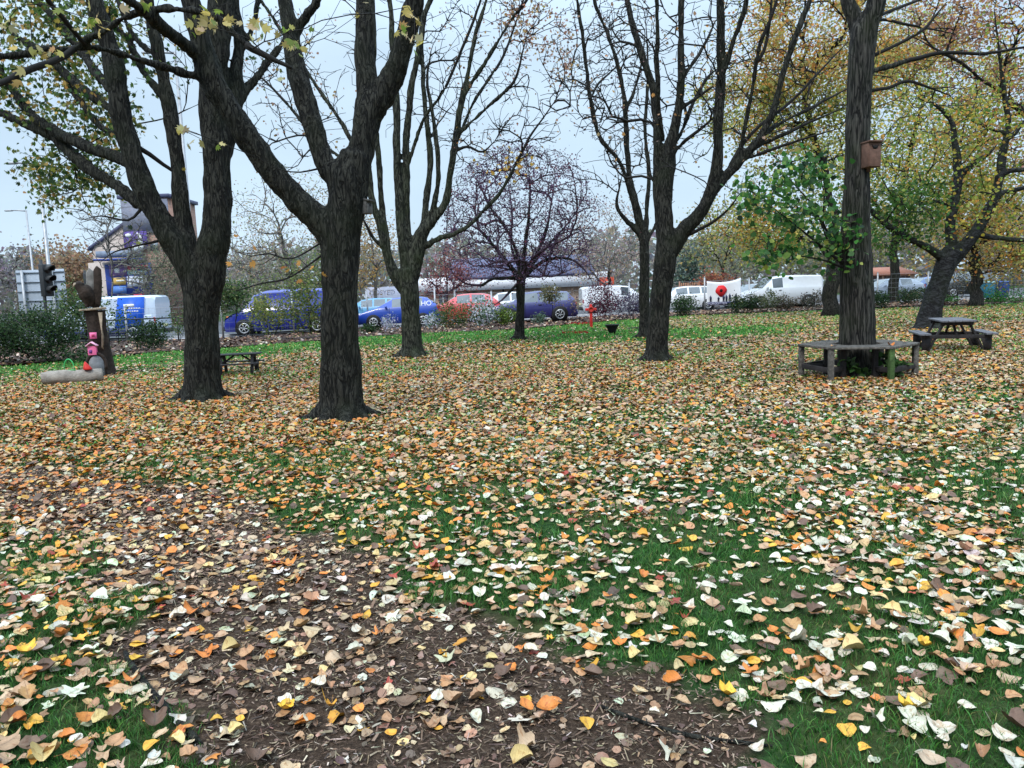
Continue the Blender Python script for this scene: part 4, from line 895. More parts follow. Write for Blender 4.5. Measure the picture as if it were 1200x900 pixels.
crown_tree('small_tree', 'bushy green tree leaning over the blue van roof', (378, 390), 38.5, (376, 345), [(368, 315, 42, 30, 3), (330, 335, 50, 16, 1.6), (395, 335, 20, 25, 1)], 260,
           [(3600, [(3, (.14, .19, .06)), (2, (.22, .25, .09)), (2, (.10, .13, .05)), (1, (.3, .29, .15))], None)], m_twigg, m_twigg, tr=.06, leafsz=.11, seed=8, sig=.3)
crown_tree('small_tree', 'tan and orange leaved tree behind the many-stemmed tree', (440, 384), 50, (440, 325), [(440, 290, 35, 45, 3), (425, 325, 22, 20, 1)], 300,
           [(1900, [(3, (.40, .28, .14)), (2, (.50, .30, .08)), (1, (.32, .26, .14))], None)], m_twigg, m_twigg, tr=.13, leafsz=.14, seed=9, sig=.4)
crown_tree('small_tree', 'crimson leaved small tree behind the red car', (522, 375), 46, (524, 345), [(525, 315, 32, 30, 3), (545, 325, 25, 18, 1), (508, 335, 14, 15, 1)], 330,
           [(2400, [(3, (.22, .06, .065)), (2, (.32, .12, .10)), (1, (.13, .05, .06)), (.7, (.4, .2, .16))], None)], m_twigp, m_twigp, tr=.10, leafsz=.11, seed=10, sig=.3)
crown_tree('small_tree', 'grey-green bushy tree in front of the brick pub', (192, 392), 52, (195, 345), [(190, 330, 40, 42, 3), (178, 305, 27, 32, 1.7), (215, 300, 25, 40, 1)], 520,
           [(4200, [(3, (.18, .19, .12)), (2, (.25, .25, .17)), (1, (.12, .13, .08))], None)], m_twigg, m_twigg, tr=.12, leafsz=.13, seed=11, sig=.4)
crown_tree('small_tree', 'wispy bare sapling reaching over the gable of the pub', (128, 400), 41, (132, 330), [(118, 258, 34, 42, 2), (152, 275, 32, 34, 1.6), (160, 325, 30, 35, 1.6)], 560,
           [(170, [(2, (.2, .16, .17)), (1, (.3, .25, .2))], None)], m_twigg, m_twigg, tr=.05, tipr=.009, leafsz=.1, seed=12)
for i, (u, v, d, f, cr, n, nl, pal, lab) in enumerate([
    (70, 372, 72, (72, 330), [(78, 318, 38, 34, 3), (100, 325, 22, 25, 1)], 420, 3400, [(3, (.38, .24, .15)), (2, (.30, .18, .11)), (1, (.42, .33, .2))], 'round russet brown tree behind the road sign'),
    (22, 374, 78, (22, 335), [(22, 318, 30, 30, 3)], 360, 700, [(2, (.25, .22, .25)), (1, (.3, .27, .24))], 'bare lilac-grey tree beside the road beyond the hedge'),
    (48, 374, 82, (50, 335), [(50, 315, 26, 28, 3)], 300, 1500, [(2, (.16, .18, .15)), (1, (.24, .24, .18))], 'dull green tree between the bare tree and the russet one'),
    (-14, 376, 70, (-14, 335), [(-12, 322, 28, 32, 3)], 300, 800, [(2, (.25, .22, .25)), (1, (.3, .27, .24))], 'bare twiggy tree at the picture edge beyond the hedge'),
    (806, 345, 84, (806, 320), [(808, 312, 18, 26, 3)], 160, 2200, [(2, (.09, .13, .11)), (1, (.13, .18, .14))], 'blue-green conifer far behind the white car'),
    (700, 352, 95, (700, 320), [(690, 300, 50, 34, 3)], 300, 1800, [(2, (.32, .27, .27)), (1, (.38, .33, .28))], 'pale rosy tree far beyond the low building'),
    (862, 350, 95, (862, 320), [(870, 295, 45, 36, 3)], 260, 2600, [(2, (.28, .28, .2)), (1, (.38, .36, .24))], 'faded green tree far beyond the white van'),
    (940, 345, 90, (940, 312), [(945, 290, 55, 40, 3)], 260, 3200, [(2, (.22, .24, .12)), (1, (.36, .32, .14))], 'olive tree far behind the white van roof'),
    (1030, 342, 100, (1030, 310), [(1035, 275, 60, 50, 3)], 260, 3200, [(2, (.26, .26, .12)), (1, (.40, .34, .14))], 'dull yellow tree far behind the silver estate car'),
    (1110, 338, 95, (1110, 300), [(1115, 270, 60, 55, 3)], 260, 3200, [(2, (.34, .27, .14)), (1, (.42, .30, .12))], 'ochre tree far behind the leaning tree'),
    (1190, 335, 90, (1190, 300), [(1195, 270, 55, 60, 3)], 260, 3200, [(2, (.38, .26, .16)), (1, (.42, .34, .16))], 'amber tree far beyond the wheelie bins'),
    (290, 380, 92, (290, 340), [(285, 315, 55, 38, 3)], 300, 2400, [(2, (.32, .30, .27)), (1, (.40, .34, .26))], 'pale beige tree far behind the big grey twiggy tree')]):
    crown_tree('distant_tree', lab, (u, v), d, f, cr, n, [(nl, pal, None)], m_twigg, m_twigg, tr=.2, tipr=.016, group='distant trees beyond the road', seed=20 + i, step=.9, leafsz=.28, sig=.7)
# ================================================================== furniture and garden things
m_wood = mat('weathered_wood', (.095, .087, .078), .85, var=.6, scale=16, bump=.8, bscale=70)
m_wooddk = mat('dark_stained_wood', (.022, .019, .020), .75, var=.4, scale=9, bump=.4, bscale=50)
m_woodtop = mat('grey_table_boards', (.12, .12, .135), .8, var=.3, scale=9, bump=.4, bscale=50)
m_woodgr = mat('mossy_post', (.045, .085, .025), .9, var=.5, scale=14, bump=.5)
m_boxwood = mat('reddish_box_wood', (.115, .062, .045), .8, var=.3, scale=12, bump=.3)
m_greywood = mat('grey_box_wood', (.075, .072, .070), .85, var=.35, scale=14, bump=.3)
m_black = mat('black_hole', (.006, .006, .006), .9)
m_stump = mat('stump_wood', (.030, .021, .017), .9, var=.6, scale=7, bump=.8, bscale=24)
m_stumplt = mat('split_wood', (.30, .24, .18), .85, var=.3, scale=9, bump=.6, bscale=26)
m_pink = mat('pink_paint', (.78, .16, .34), .55, var=.1); m_pinklt = mat('pale_pink_paint', (.80, .42, .58), .55, var=.08)
m_red = mat('red_paint', (.50, .022, .018), .6, var=.15); m_white = mat('white_paint', (.75, .75, .75), .55, var=.05)
m_log = mat('peeled_log', (.28, .25, .22), .85, var=.35, scale=6, bump=.7, bscale=30); m_green = mat('green_plastic', (.05, .42, .12), .5)
# ---- tree seat
b = G(1004, 441); bx, by = b[0], b[1]
seat = thing('tree_seat', 'weathered hexagonal plank bench ringing the straight tree, one leg green with moss', 'tree seat', (bx, by, 0))
ROT = R(10); Ro, Ri, Hs = .90, .40, .53
def hexp(r, k, z): a = ROT + R(60) * k; return np.array([r * math.sin(a), -r * math.cos(a), z])
for k in range(6):
    mb = MB()
    for j in range(3):
        ra, rb = Ri + (Ro - Ri) * (j / 3) + .006, Ri + (Ro - Ri) * ((j + 1) / 3) - .006
        g = .012; q = []
        for z in (Hs - .035, Hs):
            A, B_, Cc_, D_ = hexp(ra, k, z), hexp(ra, k + 1, z), hexp(rb, k + 1, z), hexp(rb, k, z)
            q += [A + (B_ - A) * g, B_ + (A - B_) * g, Cc_ + (D_ - Cc_) * g, D_ + (Cc_ - D_) * g]
        mb.add(q, [(3, 2, 1, 0), (4, 5, 6, 7), (0, 1, 5, 4), (1, 2, 6, 5), (2, 3, 7, 6), (3, 0, 4, 7)])
    mb.build('seat', m_wood, seat, bevel=.004)
for k in range(6):
    for r_ in (Ro - .07, Ri + .05):
        p = hexp(r_, k, 0); mb = MB(); mb.bar(p + [0, 0, -.04], p + [0, 0, Hs - .037], .075, .075)
        o = mb.build('leg', m_woodgr if (k == 0 and r_ > .8) else m_wooddk if r_ < .8 else m_wood, seat, bevel=.004)
        if k == 0 and r_ > .8: o['label'] = 'mossy green leg'
    mb = MB(); p, q = hexp(Ro - .07, k, .17), hexp(Ro - .07, k + 1, .17); d = (q - p) / np.linalg.norm(q - p)
    if k not in (5,): mb.bar(p + d * .04, q - d * .04, .04, .075); mb.build('stretcher', m_wooddk, seat, bevel=.003)
    mb = MB(); mb.bar(hexp(Ri + .09, k, .17), hexp(Ro - .11, k, .17), .04, .075); mb.build('stretcher', m_wooddk, seat, bevel=.003)
# a few leaves have settled on the seat
for i, (du, k_, sc_, lab) in enumerate(((.22, (0, 4, 0), .10, 'orange leaf resting on the boards of the hexagonal seat in front of the trunk'), (-.55, (1, 5, 1), .08, 'tan leaf resting on the hexagonal seat boards towards the forked tree'), (.62, (0, 9, 2), .075, 'beige leaf resting on the hexagonal seat boards towards the picnic table'))):
    kk_ = min(lib, key=lambda q: (q[1] != k_[1], q[0] != k_[0])); lf = lib[kk_].copy(); C.objects.link(lf); yy = -math.sqrt(max(0, .68 ** 2 - du * du)); lf.matrix_world = Matrix.Translation((bx + du, by + yy, Hs + .012)) @ Matrix.Rotation(i * 2.1, 4, 'Z') @ Matrix.Scale(sc_, 4); tag(lf, lab, 'leaf', 'single leaves on the seat')
# ---- picnic tables
def picnic(label, loc, rz, s=1.0, top=m_woodtop, body=m_wooddk):
    t = thing('picnic_table', label, 'picnic table', loc, rz, 'wooden picnic tables on the lawn')
    L, H, BH = 1.55 * s, .74 * s, .44 * s
    mb = MB()
    for j in range(5): mb.box((0, (j - 2) * .145 * s, H - .02 * s), (L, .135 * s, .04 * s))
    mb.build('table_top', top, t, bevel=.004)
    for sg in (-1, 1):
        mb = MB()
        for j in range(2): mb.box((0, sg * (.62 + j * .125) * s, BH - .02 * s), (L, .115 * s, .04 * s))
        mb.build('seat', top, t, bevel=.004)
    for sx in (-1, 1):
        x = sx * (L / 2 - .22 * s); mb = MB(); mb.bar((x, -.72 * s, BH - .085 * s), (x, .72 * s, BH - .085 * s), .045 * s, .09 * s)
        mb.bar((x, -.34 * s, H - .085 * s), (x, .34 * s, H - .085 * s), .045 * s, .08 * s); mb.build('cross_beam', body, t, bevel=.003)
        for sy in (-1, 1):
            mb = MB(); mb.bar((x - sx * .047 * s, sy * .60 * s, -.03), (x - sx * .047 * s, sy * .25 * s, H - .045 * s), .045 * s, .10 * s, up=(1, 0, 0)); mb.build('leg', body, t, bevel=.003)
            mb = MB(); mb.prism([(sy * .72 * s, BH - .04 * s), (sy * .50 * s, BH - .13 * s), (sy * .60 * s, 0), (sy * .72 * s, 0)], x - .02 * s, x + .02 * s, axis=0); mb.build('foot_bracket', body, t)
        mb = MB(); mb.bar((x, 0, BH - .05 * s), (sx * .12 * s, 0, H - .06 * s), .04 * s, .06 * s); mb.build('brace', body, t)
    return t
b = G(1122, 411); picnic('dark full-size picnic table with frosted grey boards in front of the leaning tree', (b[0], b[1] + .25, 0), R(72), s=.87)
b = G(272, 440); picnic('low black picnic table half hidden behind the twin-limbed trunk', (b[0] + .12, b[1] + .1, 0), R(10), s=.62, top=m_wooddk)
# ---- nest boxes (hang on the trunks)
def nest_box(label, P, rz, w, h, dpt, m, roof_tilt, hole):
    t = thing('nest_box', label, 'nest box', P, rz, 'wooden nest boxes on trunks')
    mb = MB(); mb.box((0, 0, h / 2), (w, dpt, h)); mb.build('body', m, t, bevel=.004)
    mb = MB(); mb.box((0, -dpt / 2 - .008, h * .36), (w * .92, .014, h * .70)); mb.build('front_panel', m, t, bevel=.003)
    mb = MB(); mb.box((0, -.02, h + .012), (w * 1.12, dpt * 1.3, .022), Matrix.Rotation(roof_tilt, 3, 'X')); mb.build('roof', m, t, bevel=.003)
    mb = MB(); mb.box((0, dpt / 2 + .008, h / 2), (w * .6, .014, h * 1.3)); mb.build('back_board', m, t)
    if hole == 'round':
        mb = MB(); mb.lathe([(.016, 0), (.016, .004)], n=14); o = mb.build('entrance_hole', m_black, t); o.rotation_euler = (R(90), 0, 0); o.location = (0, -dpt / 2 - .0145, h * .62)
    else:                                           # dark three-lobed cut-out above the front panel
        mb = MB(); z = h * .80; y = -dpt / 2 - .004
        mb.prism([(-.055, z + .035), (-.03, z + .012), (0, z + .03), (.03, z + .012), (.055, z + .035), (.03, z - .02), (0, z - .035), (-.03, z - .02)], y - .013, y, axis=1)
        mb.build('entrance_hole', m_black, t)
    return t
d0 = G(1004, 441)[1]
P = W(1018, 196, d0 - .27); nest_box('reddish-brown nest box with a bat-shaped opening, high on the straight tree', P + np.array([.05, .04, 0]), R(12), .215, .36, .17, m_boxwood, R(0), 'bat')
d0 = G(400, 490)[1]
P = W(427, 251, d0 - .02); nest_box('small grey nest box with sloping lid on the flank of the thick black tree', P, R(68), .13, .17, .15, m_greywood, R(14), 'round')
# ---- carved eagle stump
b = G(119, 440); sx_, sy_ = b[0], b[1]; k = sy_ / FPX
st = thing('carved_stump', 'tall dark tree stump carved with an upright eagle and an arched door', 'wood carving', (sx_, sy_, 0), R(27))
mb = MB(); H = (438 - 359) * k
prof = [(-.10, .30), (0, .285), (.12, .26), (.35, .225), (.7, .20), (1.1, .185), (H - .05, .20)]
rs = np.random.default_rng(3); n = 22; V = []; prof2 = subpoly([(0, 0, z, r) for z, r in prof], .07)
for p in prof2:
    for j in range(n):
        a = 2 * math.pi * j / n; V.append((math.cos(a), math.sin(a), p[2], p[3] * (1 + .13 * math.sin(3 * a + 1 + 1.6 * p[2]) + .06 * math.sin(7 * a + 2) + .03 * math.sin(13 * a + p[2] * 4))))
V = np.array(V); V[:, 0] *= V[:, 3]; V[:, 1] *= V[:, 3]
Fq = np.array([(i * n + j, i * n + (j + 1) % n, (i + 1) * n + (j + 1) % n, (i + 1) * n + j) for i in range(len(prof2) - 1) for j in range(n)])
build('trunk', V[:, :3], [Fq, np.array([list(range((len(prof2) - 1) * n, len(prof2) * n))])], m_stump, st, smooth=True)
mb = MB(); mb.prism([(.06, .65), (.10, .60), (.13, .9), (.11, 1.1), (.14, 1.35), (.15, H - .1), (.06, H - .1), (.09, .95)], -.215, -.15, axis=1); mb.build('split_panel', m_stumplt, st)
mb = MB(); arch = [(.15 * math.cos(a) - .07, .28 + .20 * math.sin(a)) for a in np.linspace(0, math.pi, 12)] + [(-.22, .02), (.08, .02)]
mb.prism(arch, -.36, -.25, axis=1); mb.build('arched_door', mat('slate_door', (.20, .21, .23), .8, var=.3), st)
mb = MB(); mb.tube([(.19 * math.cos(a) - .07, -.34, .28 + .25 * math.sin(a)) for a in np.linspace(-.5, math.pi + .5, 16)], .035, 8); mb.build('door_surround', m_stump, st)
mb = MB(); mb.prism([(-.32, H - .06), (-.31, H - .02), (.23, H + .02), (.24, H - .04)], -.25, .22, axis=1); mb.build('platform', m_stumplt, st, bevel=.015)
# the eagle: body, head, two raised wings, tail
def blob(P, r, n=12, sub=.03): mb = MB(); S = subpoly([(*p, q) for p, q in zip(P, r)], sub); mb.tube(S[:, :3], S[:, 3], n); return mb
z0 = H + .02
blob([(-.12, -.02, z0 + .02), (-.10, -.02, z0 + .12), (-.12, -.04, z0 + .26), (-.17, -.06, z0 + .38), (-.24, -.08, z0 + .46), (-.26, -.09, z0 + .54), (-.26, -.09, z0 + .59)], [.07, .13, .17, .16, .11, .095, .03]).build('eagle_body', m_stump, st, smooth=True)
mb = MB(); mb.tube([(-.28, -.10, z0 + .52), (-.35, -.12, z0 + .52), (-.385, -.13, z0 + .47)], [.05, .035, .008], 8); mb.build('eagle_beak', m_stumplt, st, smooth=True)
for s, px in ((-1, -.07), (1, .085)):
    mb = MB(); wing = [(-.06, .02), (.08, .0), (.14, .20), (.19, .55), (.20, .88), (.08, .97), (-.02, .86), (-.05, .5), (-.10, .25)]
    wv = [(p * .72 + px - .02, q * .92 + z0 + .04 - (.04 if s < 0 else 0)) for p, q in wing]; mb.prism(wv, -.02 + s * -.10, .06 + s * -.10, axis=1)
    o = mb.build('eagle_wing', m_stump if s > 0 else mat('grey_wing', (.22, .21, .20), .9, var=.4, scale=8, bump=.5), st, bevel=.02)
blob([(-.06, .02, z0 + .15), (.02, .02, z0 + .05), (.10, .02, z0 + .0)], [.09, .08, .05]).build('eagle_tail', m_stump, st, smooth=True)
for s in (-1, 1): mb = MB(); mb.tube([(-.13, s * .06, z0 + .08), (-.15, s * .06, z0)], [.04, .05], 8); mb.build('eagle_foot', m_stump, st)
# little pink house and tag on the stump
P = np.array([sx_ + .04, sy_ - .345, .50])
t = thing('bird_house', 'bright pink little bird house with a paler roof hung on the carved stump', 'bird house', P, R(14))
mb = MB(); mb.box((0, 0, .10), (.17, .12, .20)); mb.build('body', m_pink, t, bevel=.006)
mb = MB(); mb.prism([(-.115, .19), (0, .27), (.115, .19), (.115, .215), (0, .30), (-.115, .215)], -.10, .08, axis=1); mb.build('roof', m_pinklt, t)
mb = MB(); mb.box((-.03, -.065, .08), (.06, .012, .07)); mb.build('doorway', mat('purple_doorway', (.2, .05, .25), .6), t)
P = np.array([sx_ + .04, sy_ - .255, .86]); t = thing('picture_plaque', 'small pink square plaque on the carved stump above the pink bird house', 'plaque', P, R(14))
mb = MB(); mb.box((0, 0, .07), (.14, .03, .14)); mb.build('plaque', m_pink, t)
mb = MB(); mb.box((0, -.018, .07), (.06, .008, .06)); mb.build('motif', mat('crimson_motif', (.35, .03, .09), .6), t)
# log seat, hat, hoop
A, B_ = G(50, 451), G(121, 446); ctr = (A + B_) / 2
t = thing('log_seat', 'pale barkless log lying on the grass in front of the carved stump', 'log', (ctr[0], ctr[1], 0))
mb = MB(); dv = (B_ - A); pts = [(*((A + dv * s - ctr)[:2]), .13 + .012 * math.sin(7 * s)) for s in np.linspace(0, 1, 9)]; mb.tube(pts, [.12, .145, .14, .15, .14, .145, .15, .14, .13], 14); o = mb.build('log', m_log, t, smooth=True)
P = W(104, 441, ctr[1] + .03); t = thing('gnome_hat', 'small pointed red felt hat standing on the pale log', 'hat', (P[0], ctr[1] + .03, .262))
mb = MB(); mb.lathe([(.08, 0), (.085, .02), (.065, .07), (.04, .12), (.008, .17)], n=14); o = mb.build('hat', m_red, t, smooth=True)
for v in o.data.vertices: v.co.x -= v.co.z * .3
P = W(82, 440, ctr[1]); t = thing('wire_hoop', 'small green hoop stuck upright on the pale log', 'hoop', (P[0], ctr[1], .26))
mb = MB(); mb.tube([(.11 * math.cos(a), 0, .02 + .22 * math.sin(a)) for a in np.linspace(0, math.pi, 12)], .013, 6); mb.build('hoop', m_green, t)
mb = MB(); mb.box((0, 0, .008), (.26, .05, .018)); mb.build('base', m_green, t)
# ---- memorial cross, poppies, planter
b = G(693, 384.5); t = thing('memorial_cross', 'red wooden memorial cross with a round wreath centre standing on the lawn', 'cross', (b[0], b[1], 0))
mb = MB(); mb.box((0, 0, .46), (.10, .08, .98)); mb.build('upright', m_red, t, bevel=.01)
mb = MB(); mb.box((0, 0, .74), (.44, .065, .10)); mb.build('crossbar', m_red, t, bevel=.01)
mb = MB(); mb.lathe([(.12, -.012), (.12, .012), (.07, .03), (.07, -.03)], n=18); o = mb.build('wreath', mat('wreath_red', (.42, .04, .03), .8, var=.4, scale=30), t); o.rotation_euler = (R(90), 0, 0); o.location = (0, -.07, .74)
mb = MB(); mb.box((0, -.02, .02), (.2, .2, .05)); mb.build('base', m_wood, t)
def poppies(label, u0, u1, v, n, sd):
    r = np.random.default_rng(sd); A, B_ = G(u0, v), G(u1, v - .039 * (u1 - u0)); P = A + (B_ - A) * r.uniform(0, 1, (n, 1)); P[:, 1] += r.normal(0, .18, n); P[:, 2] = r.uniform(.02, .05, n)
    V, Fq, c = leaf_cards(P, .10, [(3, (.42, .02, .02)), (1, (.25, .015, .02))], r, flat=.15, six=True)
    tag(build('poppies', V, Fq, m_leaf, col=c), label, 'poppies', kind='stuff')
poppies('drift of red poppies on the lawn close to the memorial cross', 659, 687, 391.5, 420, 1)
poppies('thin line of red poppies along the lawn edge behind the memorial cross', 664, 690, 380.5, 240, 2)
b = G(717.5, 392); t = thing('bowl_planter', 'black tapered bowl planter standing on green grass near the memorial cross', 'planter', (b[0], b[1], 0))
mb = MB(); mb.lathe([(.04, 0), (.10, .02), (.14, .14), (.20, .27), (.225, .30), (.24, .31), (.24, .34), (.21, .34), (.19, .29), (.02, .27)], n=20); mb.build('bowl', mat('black_plastic', (.012, .012, .014), .5), t, smooth=True)
mb = MB(); mb.lathe([(.185, .28), (.12, .30), (.01, .31)], n=14); mb.build('compost', m_mulch, t)
b = G(741, 386.5); mb = MB(); mb.bar((b[0] - .22, b[1], .04), (b[0] + .22, b[1] + .1, .05), .10, .07); tag(mb.build('wooden_plank', m_wooddk), 'short dark plank lying in the grass by the slim tree', 'plank')
# ---- half-buried edging logs of the chip path
def edging(label, pts, r0):
    P = np.array([G(u, v) for u, v in pts]); P[:, 2] = hz(P[:, 0], P[:, 1]) + .008; mb = MB(); S = subpoly(np.c_[P, np.full(len(P), r0)], .08); S[:, 3] *= 1 + .15 * np.sin(np.arange(len(S)) * 1.7); S[:, 3] = np.where((np.arange(len(S)) == 0) | (np.arange(len(S)) == len(S) - 1), r0 * .5, S[:, 3])
    mb.tube(S[:, :3], S[:, 3], 8); tag(mb.build('edging_log', m_bark, smooth=True), label, 'edging log', 'thin logs edging the chip path')
edging('thin dark log edging the chip path where it meets the greener grass', [(700, 816), (742, 833), (800, 853), (850, 862), (905, 872)], .008)
edging('thick grey half-buried log along the mossy side of the chip path', [(146, 762), (160, 786), (176, 806), (196, 828), (214, 849), (236, 866)], .015)
# ---- ivy at the foot of the seat tree
def shrub(name, label, base, h, w, n, pal, cat='shrub', lsz=.07, stems=9, seed=0, depth=None, dz=0, group=None, sig=.09, flat=.35, bottom=.08):
    r = np.random.default_rng(seed + 300); b = G(*base); b = np.array([b[0], b[1] + dz, 0]); t = thing(name, label, cat, b, group=group); T = []
    m = max(18, int(n / 14)); q = r.normal(0, 1, (m, 3)); q /= np.linalg.norm(q, axis=1, keepdims=True); q *= r.uniform(.15, 1, (m, 1)) ** .45
    q *= 1 + .22 * np.sin(q @ r.normal(0, 3.2, 3) + r.uniform(0, 6))[:, None]
    T = q * np.array([w / 2, (depth or w) / 2, h * (1 - bottom) / 2]) + np.array([0, 0, h * (1 + bottom) / 2]); T = T[T[:, 2] > .03]
    ang = r.uniform(0, 6.28, stems); P0 = np.concatenate([[(.06 * w * math.cos(a), .06 * w * math.sin(a), -.05), (.10 * w * math.cos(a), .10 * w * math.sin(a), .12 * h)] for a in ang]); D0 = np.tile([0, 0, 1.], (len(P0), 1))
    Q, E, par, tips = grow(P0, D0, T, step=max(.12, h / 9), up=.08, r=r); n0 = len(P0); rr = pipe(par, n0, .0035); rr = np.minimum(rr, .03); kk = np.arange(n0, len(Q))
    V2, F2 = segs(Q[par[kk]], Q[kk], rr[kk] * 1.1, rr[kk], 3); build('stems', V2, [F2], m_twig, t)
    ki = r.choice(tips, n); bk = r.random(n) < .5; ki = np.where(bk, np.maximum(par[ki], 0), ki)
    L = Q[ki] + r.normal(0, sig * max(h, w), (n, 3)); L[:, 2] = np.abs(L[:, 2]) + .01
    V, Fq, c = leaf_cards(L, lsz, pal, r, flat=flat, six=lsz > .05); build('foliage', V, [Fq], m_leaf, t, col=c); return t
EV = [(3, (.025, .055, .022)), (2, (.045, .09, .03)), (1, (.09, .13, .05)), (1, (.015, .03, .015))]
MX = [(3, (.05, .10, .03)), (2, (.10, .16, .05)), (1, (.20, .22, .08)), (1, (.03, .06, .02))]
shrub('ivy_plant', 'green ivy growing under the boards of the hexagonal seat', (1032, 443), .46, 1.0, 230, [(3, (.05, .12, .03)), (2, (.09, .18, .05)), (1, (.02, .05, .015))], 'ivy', lsz=.10, seed=1, depth=.6, sig=.03)
shrub('yellow_sprout', 'yellow-leaved sprout poking up behind the hexagonal seat', (1032, 437), .88, .34, 46, [(3, (.50, .42, .08)), (1, (.40, .38, .12))], 'plant', lsz=.11, seed=2, dz=.45, bottom=.45, sig=.03)
# ---- shrubs along the bed
LB = 'shrubs planted along the mulch bed'
shrub('evergreen_bush', 'large dark evergreen bush below the back of the road sign', (32, 427), 1.65, 2.5, 6500, EV, 'bush', lsz=.055, stems=16, seed=3, depth=1.8, dz=.6, group=LB, sig=.05)
shrub('evergreen_bush', 'lower dark bush at the picture edge joining the large one', (-22, 430), 1.45, 1.9, 3500, EV, 'bush', lsz=.055, stems=12, seed=4, depth=1.5, dz=.6, group=LB, sig=.05)
shrub('leafy_shrub', 'bright green young shrub between the road sign and the carved eagle', (97, 417), 2.25, 1.5, 2600, MX, seed=5, group=LB, bottom=.32, lsz=.06)
shrub('evergreen_bush', 'dark compact bush in front of the blue panel of the white van', (178, 411), 1.15, 1.25, 1900, EV, 'bush', seed=6, group=LB, lsz=.06)
shrub('thin_shrub', 'spindly see-through shrub in front of the white half of the panel van', (140, 413), 1.75, 1.0, 420, MX, seed=7, group=LB, bottom=.3, lsz=.06)
shrub('thin_shrub', 'low straggling shrub at the foot of the mulch beside the carved stump', (95, 424), .55, 1.3, 500, EV, seed=8, group=LB)
shrub('thin_shrub', 'grey-stemmed shrub beside the dark twin trunk, before the van bonnet', (213, 405), 1.5, .9, 380, MX, seed=81, group=LB, bottom=.25, lsz=.06)
shrub('leafy_shrub', 'yellowish shrub with upright stems in front of the blue van door', (318, 400), 1.75, 1.7, 1700, [(3, (.22, .25, .06)), (2, (.10, .15, .04)), (1, (.32, .30, .09))], seed=9, group=LB, bottom=.25, lsz=.07)
shrub('leafy_shrub', 'taller olive shrub in front of the rear wheel of the blue van', (362, 398), 2.3, 1.5, 2300, [(3, (.15, .19, .05)), (2, (.08, .12, .035)), (1, (.30, .27, .1))], seed=10, group=LB, bottom=.2, lsz=.075)
shrub('leafy_shrub', 'dark green sprawling bush above the blue van bonnet', (272, 398), 2.5, 1.8, 2200, MX, seed=11, group=LB, bottom=.5, lsz=.08)
shrub('low_plant', 'small dark plant at the foot of the first fence post by the blue hatchback', (433, 391), .42, .75, 420, EV, 'plant', seed=12, group=LB)
shrub('flowering_plant', 'pale lavender tuft in front of the hatchback wheel', (457, 390), .75, .9, 420, [(3, (.45, .45, .52)), (1, (.2, .24, .2))], 'plant', lsz=.06, seed=13, group=LB)
shrub('flowering_plant', 'white-tipped plant beside the rear of the blue hatchback', (507, 386), .70, .8, 480, [(3, (.58, .60, .66)), (1, (.1, .17, .08))], 'plant', lsz=.07, seed=14, group=LB)
shrub('leafy_shrub', 'mixed green shrub in front of the red car', (530, 385), 1.15, 1.6, 1500, MX + [(1, (.40, .16, .06))], seed=15, group=LB, lsz=.07)
shrub('flowering_plant', 'white-flowered bush between the red car and the small dark dome tree', (566, 383), 1.25, 1.5, 1500, [(3, (.62, .64, .68)), (2, (.05, .10, .045)), (1, (.10, .16, .06))], 'bush', lsz=.08, seed=16, group=LB)
shrub('leafy_shrub', 'yellow-green shrub touching the trunk of the small dark dome tree', (590, 382), .92, 1.15, 900, [(3, (.20, .26, .05)), (2, (.09, .15, .03)), (1, (.03, .06, .02))], seed=17, group=LB)
shrub('low_plant', 'round grey-green plant below the indigo car', (632, 380), .55, .8, 420, [(2, (.08, .13, .09)), (1, (.16, .2, .14))], 'plant', seed=18, group=LB)
shrub('red_bush', 'dark crimson bush between the memorial cross and the purple bush', (706, 376), 2.0, 1.5, 2300, [(3, (.10, .022, .045)), (2, (.05, .016, .03)), (1, (.18, .05, .07))], 'bush', seed=19, group=LB, lsz=.06)
shrub('purple_bush', 'blackish purple bush beside the slim bare tree', (736, 374), 1.35, 1.7, 1700, [(3, (.045, .03, .07)), (2, (.08, .06, .11)), (1, (.2, .2, .26))], 'bush', seed=20, group=LB, lsz=.06)
shrub('evergreen_bush', 'spreading dark bush beside the forked trunk below the white car', (801, 370), 1.0, 1.6, 1700, EV, 'bush', seed=21, group=LB)
shrub('evergreen_bush', 'upright bush covering the corner of the poppy banner', (863, 367.5), .90, .75, 700, EV + [(1, (.16, .16, .07))], 'bush', seed=22, group=LB)
shrub('evergreen_bush', 'round dark bush between the poppy banner and the white van bonnet', (880, 366), 1.05, .8, 900, EV, 'bush', seed=23, group=LB)
shrub('leafy_shrub', 'pale olive bush in front of the white van bonnet', (902, 365), 1.0, 1.2, 900, [(3, (.16, .18, .09)), (2, (.08, .1, .05)), (1, (.25, .25, .15))], seed=24, group=LB)
shrub('leafy_shrub', 'brownish bush in front of the white van door', (921, 364), .85, 1.1, 800, [(3, (.13, .10, .07)), (2, (.06, .07, .04)), (1, (.2, .17, .1))], seed=25, group=LB)
shrub('leafy_shrub', 'twiggy brown bush at the tail of the white van', (953, 362), .95, 1.2, 800, [(3, (.12, .10, .08)), (2, (.05, .06, .04)), (1, (.2, .17, .12))], seed=26, group=LB)
shrub('evergreen_bush', 'low dark bush right against the straight tree trunk', (1030, 361), .85, 1.3, 1100, EV, 'bush', seed=27, group=LB)
shrub('evergreen_bush', 'round dark bush in front of the silver estate car', (1064, 357), 1.0, 1.15, 1100, EV + [(1, (.14, .12, .07))], 'bush', seed=28, group=LB)
